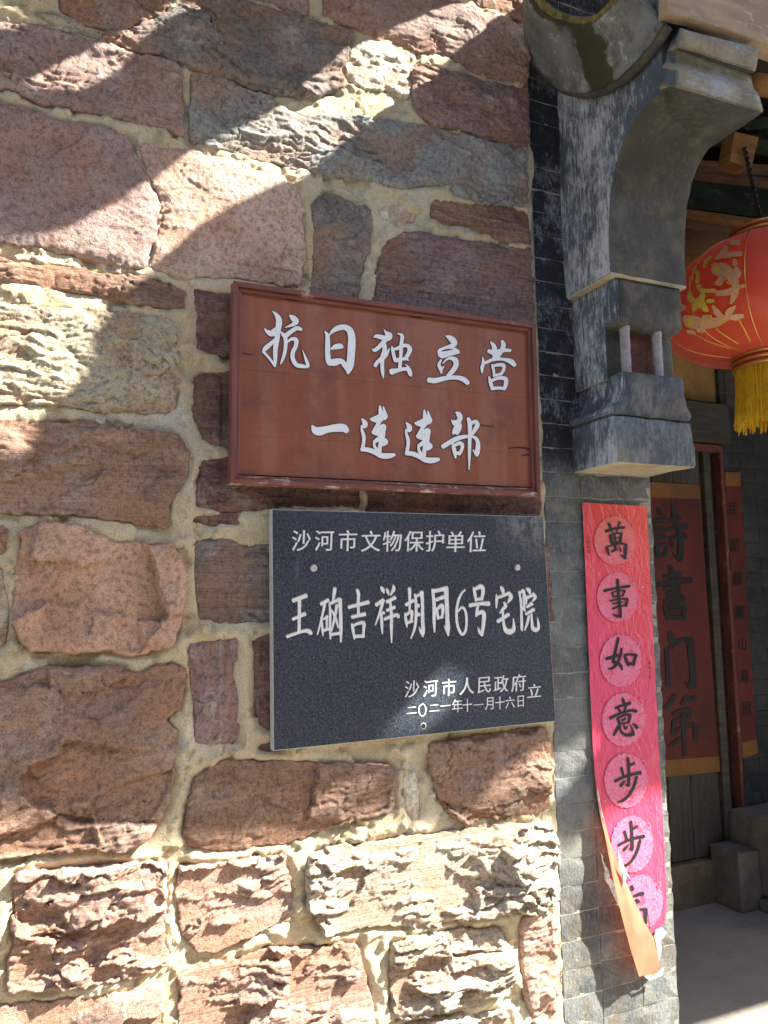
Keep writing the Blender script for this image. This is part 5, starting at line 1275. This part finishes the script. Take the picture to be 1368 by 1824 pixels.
CPL = [
 (C1, [[(215,125,52),(240,190,40),(258,255,26)], [(388,95,40),(360,170,34),(338,250,26)], [(165,240,52),(310,198,42),(460,178,44)], [(232,310,50),(262,430,50)], [(230,312,30),(320,272,30),(420,278,44)], [(412,285,48),(398,410,46)], [(265,362,22),(390,345,22)], [(300,285,40),(310,400,40),(315,530,48)], [(262,432,40),(400,408,36)],
   [(172,500,36),(192,560,46),(216,635,24)], [(175,498,26),(330,452,34),(430,442,34),(495,465,44)], [(488,468,50),(478,590,56),(480,690,30)], [(480,685,36),(440,655,34),(395,620,10)], [(255,570,36),(300,555,36),(345,535,30)], [(355,485,10),(385,510,24),(402,562,36)]]),
 (C1, [[(138,1208,48),(340,1162,38),(545,1132,50)], [(352,1030,50),(362,1200,54),(378,1400,56),(395,1540,54),(402,1635,40)], [(402,1625,46),(330,1612,40),(262,1580,8)], [(262,1248,40),(290,1305,34)], [(262,1242,24),(370,1206,24),(470,1206,34)], [(470,1210,36),(438,1278,36)], [(292,1305,28),(440,1285,26)],
   [(240,1372,38),(370,1340,28),(510,1340,38)], [(510,1345,48),(490,1455,44)], [(276,1418,30),(440,1385,20)], [(278,1495,40),(380,1462,30),(495,1440,34)]]),
 (C2, [[(305,-35,54),(270,120,52),(238,270,60),(205,395,52)], [(205,395,50),(285,415,62),(345,465,62),(372,530,36)], [(362,155,44),(345,270,48),(290,400,56),(210,500,54),(108,525,16)], [(88,338,56),(200,305,60),(330,268,50)], [(415,275,46),(450,370,66),(485,460,40)], [(412,272,44),(520,258,44),(630,278,56)], [(618,285,58),(585,390,60),(572,455,50)], [(480,430,62),(590,428,62)]]),
 (C2, [[(378,1030,12),(392,1085,60),(412,1145,44)], [(250,1228,46),(380,1175,46),(512,1138,66)], [(305,1235,40),(342,1300,48)], [(445,1170,52),(425,1240,40),(405,1290,36)], [(162,1408,58),(340,1322,44),(520,1272,48),(625,1282,62)], [(292,1410,50),(330,1525,50)], [(292,1405,36),(430,1348,46),(525,1352,50)], [(518,1360,54),(485,1490,52)], [(372,1448,42),(432,1412,42)], [(330,1510,36),(485,1490,36)],
   [(305,1560,50),(262,1640,52),(222,1715,36)], [(325,1520,40),(345,1630,44),(400,1695,54),(480,1712,60),(575,1700,60)], [(585,1700,40),(560,1630,44),(520,1530,16)], [(395,1530,20),(432,1590,64),(470,1555,16)], [(560,1508,20),(610,1540,60),(640,1585,56)]]),
 (C3, BU),
 (C3, [[(x+30+(y/445)*10-4, y+566+(y/445)*14, w) for x, y, w in st] for st in BU]),
 (C3, [[(222,1205,30),(230,1235,34)], [(245,1292,26),(280,1280,30),(322,1270,38)], [(262,1330,30),(282,1345,36)], [(300,1412,20),(350,1416,34)], [(348,1412,34),(348,1480,32),(346,1535,30)]]),
]
for (org, s), sts in CPL:
    glyph('character', sts, org, s, on_paper, M_BLACK, cp, lift=0.0034, step=0.00005)
for k, ch in enumerate('心想事成'): small(ch, 1046+k*0.4, 957+k*8.5, 5.5, 6, on_paper, M_BLACK, cp, lift=0.0022, name='small_character')
for k, ch in enumerate('财源广进'): small(ch, 1156+k*0.3, 1181+k*8.5, 5, 6, on_paper, M_BLACK, cp, lift=0.0022, name='small_character')
# peeled lower corner, folded over and standing off the wall
FL = [(1392, 1061), (1440, 1068), (1500, 1080), (1560, 1091), (1630, 1107), (1690, 1123), (1738, 1138)]
FR = [(1392, 1062), (1440, 1071), (1500, 1087), (1545, 1103), (1590, 1123), (1640, 1147), (1668, 1163), (1700, 1174), (1722, 1174), (1738, 1166)]
vs = []; NU, NV = 10, 60
for j in range(NV+1):
    y = 1392+(1738-1392)*j/NV; t = j/NV
    xl = float(np.interp(y, [a for a, _ in FL], [b for _, b in FL])); xr = float(np.interp(y, [a for a, _ in FR], [b for _, b in FR]))
    for i in range(NU+1):
        u_ = i/NU
        off = 0.004+0.040*min(1, t*1.6)*(1-u_)**0.8*(1-0.35*t) + 0.004*math.sin(t*9+u_*3)*t+0.0025*math.sin(u_*8+t*14)
        p = U(xl*(1-u_)+xr*u_, y+(2.0*math.sin(i*1.7) if j == NV else 0)*1, 'y', PPY-off)
        vs.append(tuple(p))
fs = [(j*(NU+1)+i, j*(NU+1)+i+1, (j+1)*(NU+1)+i+1, (j+1)*(NU+1)+i) for j in range(NV) for i in range(NU)]
fl = obj('peeled_flap', vs, fs, M_FLAP, cp, True)
fl['label'] = 'orange back of the peeled lower corner hanging loose'
def scrap(name, pts, lift, mat, seed):
    vs = [tuple(on_paper(x, y, lift+0.001*(k % 2))) for k, (x, y) in enumerate(pts)]
    c = tuple(np.mean(np.array(vs), 0)-np.array([0, 0.003, 0]))
    n = len(vs); return obj(name, vs+[c], [(k, (k+1) % n, n) for k in range(n)], mat, cp)
scrap('torn_edge', [(1061, 1400), (1066, 1432), (1074, 1470), (1071, 1478), (1065, 1446), (1060, 1415)], 0.008, M_SCRAP, 1)
scrap('torn_edge', [(1092, 1508), (1098, 1530), (1106, 1548), (1114, 1562), (1108, 1556), (1101, 1575), (1098, 1556), (1094, 1545), (1093, 1526)], 0.020, M_SCRAP, 2)
scrap('torn_edge', [(1166, 1655), (1176, 1650), (1186, 1660), (1180, 1668), (1171, 1672), (1176, 1690), (1172, 1712), (1168, 1690), (1164, 1668)], 0.004, M_SCRAP, 3)
scrap('torn_edge', [(1136, 1732), (1150, 1736), (1168, 1728), (1176, 1718), (1172, 1734), (1150, 1742)], 0.014, M_SCRAP, 4)

# ------------------------------------------------------------------ papers inside the gateway
def mat_oldpaper(name, c, d):
    b = NB(name, 0.7)
    geo = b.n.new('ShaderNodeNewGeometry'); co = geo.outputs['Position']
    col = b.mix(b.rng(b.noise(5, 6, 0.6, co), 0.35, 0.65), c, d)
    col = b.mix(b.rng(b.noise(1.0, 7, 0.8, b.mapc((60, 40, 14), co=co)), 0.68, 0.71, 0, 0.8), col, (0.38, 0.24, 0.14))
    return b.fin(col, b.bump(b.noise(40, 6, 0.7, co), 0.003, 0.5))
M_OLDRED = mat_oldpaper('old_red_paper', (0.125, 0.017, 0.009), (0.070, 0.012, 0.007))
M_OLDYEL = mat_oldpaper('old_yellow_paper', (0.24, 0.105, 0.02), (0.15, 0.065, 0.018))
M_OLDINK = mat_plain('faded_black_ink', (0.012, 0.012, 0.011), 0.6, 0, 0.3, 40)
DP = DY-0.0045
def on_door(px, py, h=0):
    p = U(px, py, 'y', DP); p[1] -= h; return p
def sheet(name, pts, place, mat, parent, lift=0.0, n=14):
    P = [np.array(p, float) for p in pts]   # four corners, subdivided
    vs = []; fs = []
    for j in range(n+1):
        for i in range(n+1):
            a = P[0]*(1-i/n)+P[1]*i/n; b = P[3]*(1-i/n)+P[2]*i/n; q = a*(1-j/n)+b*j/n
            w = place(q[0]+0.5*math.sin(j*2.1)*(i in (0, n)), q[1], lift); vs.append(tuple(w))
    V = np.array(vs); V[:, 1] -= np.abs(fbm(V[:, 0], V[:, 2], 8, 3, 77))*0.002
    return obj(name, V, [(j*(n+1)+i, j*(n+1)+i+1, (j+1)*(n+1)+i+1, (j+1)*(n+1)+i) for j in range(n) for i in range(n)], mat, parent, True)
dp = thing('door_couplet', 'large dark red paper with four bold black characters on the plank door', 'paper scroll', tuple(on_door(1200, 1385)))
sheet('red_sheet', [(1120, 884), (1246, 888), (1281, 1352), (1150, 1362)], on_door, M_OLDRED, dp)
sheet('yellow_band', [(1120, 856), (1246, 864), (1248, 889), (1120, 885)], on_door, M_OLDYEL, dp, 0.001)
sheet('yellow_band', [(1150, 1357), (1282, 1347), (1284, 1374), (1150, 1388)], on_door, M_OLDYEL, dp, 0.001)
D1 = ((1155, 890), 7.93); D2 = ((1165, 1110), 7.02)
DOORC = [
 (D1, [[(125,135,50),(155,175,62),(182,215,50)], [(10,350,70),(110,305,62),(240,282,62)], [(95,425,60),(200,400,58)], [(72,545,62),(212,512,62)], [(105,645,50),(125,740,60),(145,815,50)], [(105,640,44),(180,628,44),(255,635,50)], [(248,640,56),(238,780,60)], [(140,785,54),(240,770,54)],
   [(345,90,60),(355,200,66),(375,330,60),(395,400,50)], [(295,300,56),(365,280,60),(430,255,70)], [(235,432,50),(380,390,52),(525,378,84)], [(270,545,34),(400,522,50),(510,508,72)], [(425,400,56),(440,550,76),(445,700,84),(440,840,76)], [(430,860,40),(385,810,34),(330,748,8)], [(310,570,36),(340,670,58)]]),
 (D1, [[(298,945,60),(335,1060,80),(345,1200,80),(350,1400,50)], [(215,1095,56),(345,1062,50),(440,1045,76)], [(438,1040,60),(430,1130,56),(415,1240,56)], [(115,1202,60),(350,1165,70),(590,1138,84)], [(225,1262,54),(435,1235,54)], [(255,1340,58),(435,1305,54)], [(235,1432,64),(370,1402,64),(490,1390,74)], [(218,1505,44),(245,1590,54),(275,1690,50)], [(275,1512,50),(400,1482,60),(505,1492,66)], [(498,1495,60),(490,1600,66),(480,1690,60)], [(310,1575,50),(440,1560,50)], [(300,1668,60),(470,1665,66)]]),
 (D2, [[(185,120,60),(212,190,90),(235,260,60)], [(180,300,44),(225,300,60)], [(250,262,44),(350,208,60),(440,205,70)], [(445,205,90),(462,400,84),(478,600,80),(482,790,80)], [(482,800,50),(440,780,60),(390,730,10)], [(150,330,54),(165,550,60),(172,775,64)]]),
 (D2, [[(248,905,60),(205,990,66),(135,1062,50)], [(400,930,80),(440,960,60),(510,938,64)], [(395,930,60),(345,1010,44)], [(235,1135,50),(340,1100,60),(440,1080,60)], [(440,1080,60),(430,1190,50)], [(240,1225,50),(340,1200,54),(430,1195,50)], [(245,1230,54),(235,1380,54)], [(235,1370,46),(380,1290,50),(510,1270,60)], [(520,1275,64),(510,1460,56)], [(360,1090,50),(362,1300,54),(378,1640,44)], [(320,1440,44),(240,1500,40),(170,1545,20)]]),
]
for (org, s), sts in DOORC: glyph('character', sts, org, s, on_door, M_OLDINK, dp, lift=0.004, step=0.00008)
SP = DY-0.0175
def on_side(px, py, h=0):
    p = U(px, py, 'y', SP); p[1] -= h; return p
sp_ = thing('side_couplet', 'narrow faded red paper strip with small black characters right of the door frame', 'paper scroll', tuple(on_side(1335, 1350)))
sheet('red_sheet', [(1292, 864), (1319, 864), (1347, 1318), (1321, 1326)], on_side, M_OLDRED, sp_)
sheet('yellow_band', [(1291, 841), (1318, 841), (1319, 866), (1292, 866)], on_side, M_OLDYEL, sp_, 0.001)
sheet('yellow_band', [(1321, 1324), (1347, 1316), (1350, 1342), (1323, 1351)], on_side, M_OLDYEL, sp_, 0.001)
for ch, x, y in (('共', 1304, 907), ('結', 1308, 970), ('絲', 1313, 1031), ('羅', 1317, 1091), ('山', 1322, 1147), ('海', 1325, 1204), ('固', 1329, 1262)):
    small(ch, x, y, 16, 25, on_side, M_OLDINK, sp_, 0.0, 0.0, 0.003, bold=0.5)

# ------------------------------------------------------------------ lantern
LYC = 0.20
lc = U(1366, 530, 'y', LYC); axd = float((lc-EYE)@fw); LR = 180/F*axd; KV = axd/F
b_ = NB('red_lantern_cloth', 0.38)
c_ = b_.scalec((0.86, 0.125, 0.055), b_.rng(b_.noise(3, 4, 0.5), 0.3, 0.7, 0.9, 1.1))
nn_ = b_.bump(b_.noise(12, 4, 0.5), 0.006, 0.4)
b_.fin(c_, nn_)
b_.b.inputs['Sheen Weight'].default_value = 0.4
tr = b_.n.new('ShaderNodeBsdfTranslucent'); tr.inputs[0].default_value = (0.95, 0.16, 0.06, 1)
mx = b_.n.new('ShaderNodeMixShader'); mx.inputs[0].default_value = 0.4
b_.link(b_.b.outputs[0], mx.inputs[1]); b_.link(tr.outputs[0], mx.inputs[2]); b_.link(mx.outputs[0], b_.n['Material Output'].inputs[0])
M_LRED = b_.m
M_GOLD = mat_plain('gold_foil', (0.80, 0.56, 0.16), 0.28, 0.75, 0.1, 60)
M_GPRINT = mat_plain('gold_print', (0.85, 0.62, 0.10), 0.4, 0.1, 0.2, 120)
M_PKPRINT = mat_plain('pale_print', (0.80, 0.42, 0.32), 0.45, 0, 0.1, 60)
M_BAND = mat_plain('lantern_band_red', (0.45, 0.04, 0.03), 0.3)
M_FRINGE = mat_plain('yellow_fringe', (0.78, 0.50, 0.02), 0.6, 0, 0.2, 50)
lan = thing('red_lantern', 'big red lantern with gold fish print and yellow fringe hanging in the gateway', 'lantern', tuple(lc))
pf = [(50, 102), (82, 95), (116, 78), (146, 54), (168, 26), (180, -4), (183, -24), (179, -46), (166, -68), (144, -86), (114, -98), (86, -104), (62, -107)]   # radius, height in the picture's pixels at that depth
pfs = catmull([(a, b, 1) for a, b in pf], 4)[:, :2]
NS = 72
vs = []; fs = []
for r_, z_ in pfs:
    for k in range(NS):
        an = 2*math.pi*k/NS
        rr = r_*KV*(1-0.018*(0.5-0.5*math.cos(an*12))*min(1, r_/150))
        vs.append((lc[0]+rr*math.cos(an), lc[1]+rr*math.sin(an), lc[2]+z_*KV))
n_ = len(pfs)
for i in range(n_-1):
    for k in range(NS): fs.append((i*NS+k, i*NS+(k+1) % NS, (i+1)*NS+(k+1) % NS, (i+1)*NS+k))
obj('shade', vs, fs, M_LRED, lan, True)
for k in range(12):
    an = 2*math.pi*k/12+0.0
    pts = [(lc[0]+(r_*KV*1.0+0.001)*math.cos(an), lc[1]+(r_*KV*1.0+0.001)*math.sin(an), lc[2]+z_*KV) for r_, z_ in pfs]
    v_, f_ = tube(pts, 0.0017, 6)
    obj('rib', v_, f_, M_GOLD, lan, True)
def ring(name, prof_, mat, parent):
    vs = []; fs = []; n = len(prof_); S = 48
    for r_, z_ in prof_:
        for k in range(S): an = 2*math.pi*k/S; vs.append((lc[0]+r_*math.cos(an), lc[1]+r_*math.sin(an), lc[2]+z_))
    for i in range(n):
        for k in range(S): fs.append((i*S+k, i*S+(k+1) % S, ((i+1) % n)*S+(k+1) % S, ((i+1) % n)*S+k))
    return obj(name, vs, fs, mat, parent, True)
for zc_, rad, s_ in ((99, 56, 1), (-107, 64, -1)):
    col_ = None
    for j in range(5):
        z0 = (zc_+s_*j*5.0)*KV; z1 = (zc_+s_*(j*5.0+5))*KV
        z0, z1 = min(z0, z1), max(z0, z1)
        r_ = (rad+(1.2 if j % 2 == 0 else 0))*KV
        rg_ = ring('collar' if j == 0 else 'ring', [(r_-0.01, z0), (r_-0.002, z0), (r_, z0+0.002), (r_, z1-0.002), (r_-0.002, z1), (r_-0.01, z1)], M_GOLD if j % 2 == 0 else M_BAND, lan)
        if j == 0: col_ = rg_
        else: rg_.parent = col_
obj('top_cap', [(lc[0]+50*KV*math.cos(2*math.pi*k/24), lc[1]+50*KV*math.sin(2*math.pi*k/24), lc[2]+107*KV) for k in range(24)], [tuple(range(24))], M_BAND, lan)
rr_ = random.Random(4)
vs = []; fs = []
for k in range(430):
    an = 2*math.pi*k/430; r_ = (60-7*rr_.random())*KV
    ln_ = (98+rr_.gauss(0, 6))*KV; x0, y0_ = lc[0]+r_*math.cos(an), lc[1]+r_*math.sin(an)
    z0 = lc[2]-(129)*KV
    da, db = rr_.gauss(0.0, 0.005), rr_.gauss(0.0, 0.005)
    pts = [(x0+da*t*t+0.002*math.sin(t*5+k)+0.010*t*math.cos(an), y0_+db*t*t+0.010*t*math.sin(an), z0-ln_*t) for t in (0, .2, .4, .6, .8, 1)]
    v_, f_ = tube(pts, [0.0018, 0.0021, 0.0021, 0.0021, 0.0020, 0.0016], 4)
    b0 = len(vs); vs += v_; fs += [tuple(q+b0 for q in f) for f in f_]
fr_ = obj('fringe', vs, fs, M_FRINGE, lan); fr_['kind'] = 'stuff'
for s_ in (-1, 1):
    pts = [(lc[0]+s_*40*KV, lc[1], lc[2]+120*KV), (lc[0]+s_*40*KV, lc[1], lc[2]+134*KV), (lc[0]+s_*14*KV, lc[1], lc[2]+142*KV), (lc[0], lc[1], lc[2]+144*KV)]
    v_, f_ = tube(pts, 0.0022, 6); obj('handle_wire', v_, f_, mat_plain('dark_wire', (0.03, 0.022, 0.02), 0.5, 0.4) if s_ < 0 else bpy.data.materials['dark_wire'], lan, True)
hk = U(1326, 262, 'y', 0.21)
top_ = np.array([lc[0], lc[1], lc[2]+144*KV])
for ph in (0, math.pi):
    pts = []
    for t in np.linspace(0, 1, 34):
        p = top_*(1-t)+hk*t; an = t*40+ph
        pts.append((p[0]+0.005*math.cos(an), p[1]+0.005*math.sin(an), p[2]))
    v_, f_ = tube(pts, 0.0042, 6); obj('hanging_wire', v_, f_, bpy.data.materials['dark_wire'], lan, True)
def on_lan(px, py, h=0):
    d = fw+(px-684)/F*rt-(py-912)/F*up
    zz = pfs[::-1, 1]*KV; rr = pfs[::-1, 0]*KV
    T = np.linspace(1.3, 4.0, 1400)
    P = EYE+d[None, :]*T[:, None]
    rad = np.hypot(P[:, 0]-lc[0], P[:, 1]-lc[1]); rl = np.interp(P[:, 2]-lc[2], zz, rr)
    g = rad-rl
    i = int(np.argmax(g < 0)) if (g < 0).any() else int(np.argmin(g))
    if i > 0 and g[i] < 0: t = T[i-1]+(T[i]-T[i-1])*g[i-1]/(g[i-1]-g[i])
    else: t = T[i]
    p = EYE+d*t
    n = np.array([p[0]-lc[0], p[1]-lc[1], 0]); n /= np.linalg.norm(n)
    return p+n*(0.0012+h)
L1 = ((1180, 380), 4.56)
pale = [[(425,425,60),(450,450,130),(520,470,110),(570,530,90),(598,590,60)], [(600,600,36),(540,640,56),(450,650,44)], [(605,615,36),(590,660,56),(560,730,20)], [(480,520,40),(465,560,60),(440,570,30)], [(590,380,30),(590,415,40)], [(600,450,40),(615,490,60),(610,520,30)], [(625,600,30),(660,590,30)],
        [(190,850,60),(235,880,120),(320,895,110),(420,890,90),(500,865,50),(535,860,30)], [(500,850,26),(450,810,56),(415,755,20)], [(520,840,26),(550,800,60),(595,755,8)], [(300,945,50),(335,955,40)], [(340,845,40),(400,840,20)],
        [(560,240,44),(620,238,40)], [(520,280,40),(490,330,60),(430,375,16)], [(510,350,40),(570,335,46),(640,330,40)], [(130,770,30),(160,765,64),(190,765,30)], [(560,850,40),(605,845,56),(650,838,36)], [(215,960,30),(265,970,30)]]
gold = [[(295,590,50),(320,625,50),(370,630,40),(425,628,40)], [(225,640,40),(230,690,60),(265,720,50),(265,780,44)], [(330,665,60),(320,720,70),(350,775,60),(372,790,30)], [(290,700,40),(305,760,40)], [(370,715,40),(395,713,44),(420,715,30)], [(250,460,34),(290,490,40),(285,560,40)], [(240,520,30),(225,570,26)], [(400,350,20),(360,390,40),(340,440,26)], [(330,340,16),(295,400,30)],
        [(440,455,80),(445,458,80)], [(230,880,80),(236,884,80)], [(625,870,12),(670,950,14),(715,1042,14)], [(440,940,10),(520,1000,12),(620,1060,12)], [(270,985,8),(400,1050,10),(560,1100,10)]]
scales_ = []
for cx, cy in [(500,440),(500,490),(540,470),(540,520),(545,560),(575,545),(585,580),(520,440),(570,500),(500,530)]: scales_.append([(cx-20, cy-4, 7), (cx-4, cy+14, 7), (cx+16, cy+2, 7)])
for cx, cy in [(320,870),(320,910),(350,890),(380,870),(380,910),(410,890),(440,870),(440,905),(470,885),(500,870)]: scales_.append([(cx-6, cy-18, 7), (cx+12, cy, 7), (cx-4, cy+18, 7)])
pale = [[(x, y, w*0.86) for x, y, w in st] for st in pale]; gold = [[(x, y, w*0.8) for x, y, w in st] for st in gold]
for grp, mt, nm, lf in ((pale, M_PKPRINT, 'fish_print', 0.0), (gold, M_GPRINT, 'gold_motif', 0.0008), (scales_, M_GPRINT, 'scale_line', 0.0016)):
    glyph(nm, grp, L1[0], L1[1], on_lan, mt, lan, lift=lf, step=0.00006)
outl = []
for st in pale:
    P_, _ = stroke_geo(st, (0, 0), 1.0)
    Lp = P_[0::2]; Rp = P_[1::2]
    loop = list(Lp)+list(Rp[::-1])+[Lp[0]]
    outl.append([(p[0], p[1], 4.5) for p in loop[::2]]+[(loop[0][0], loop[0][1], 4.5)])
glyph('print_outline', outl, L1[0], L1[1], on_lan, M_GPRINT, lan, lift=0.0012, step=0.00003)
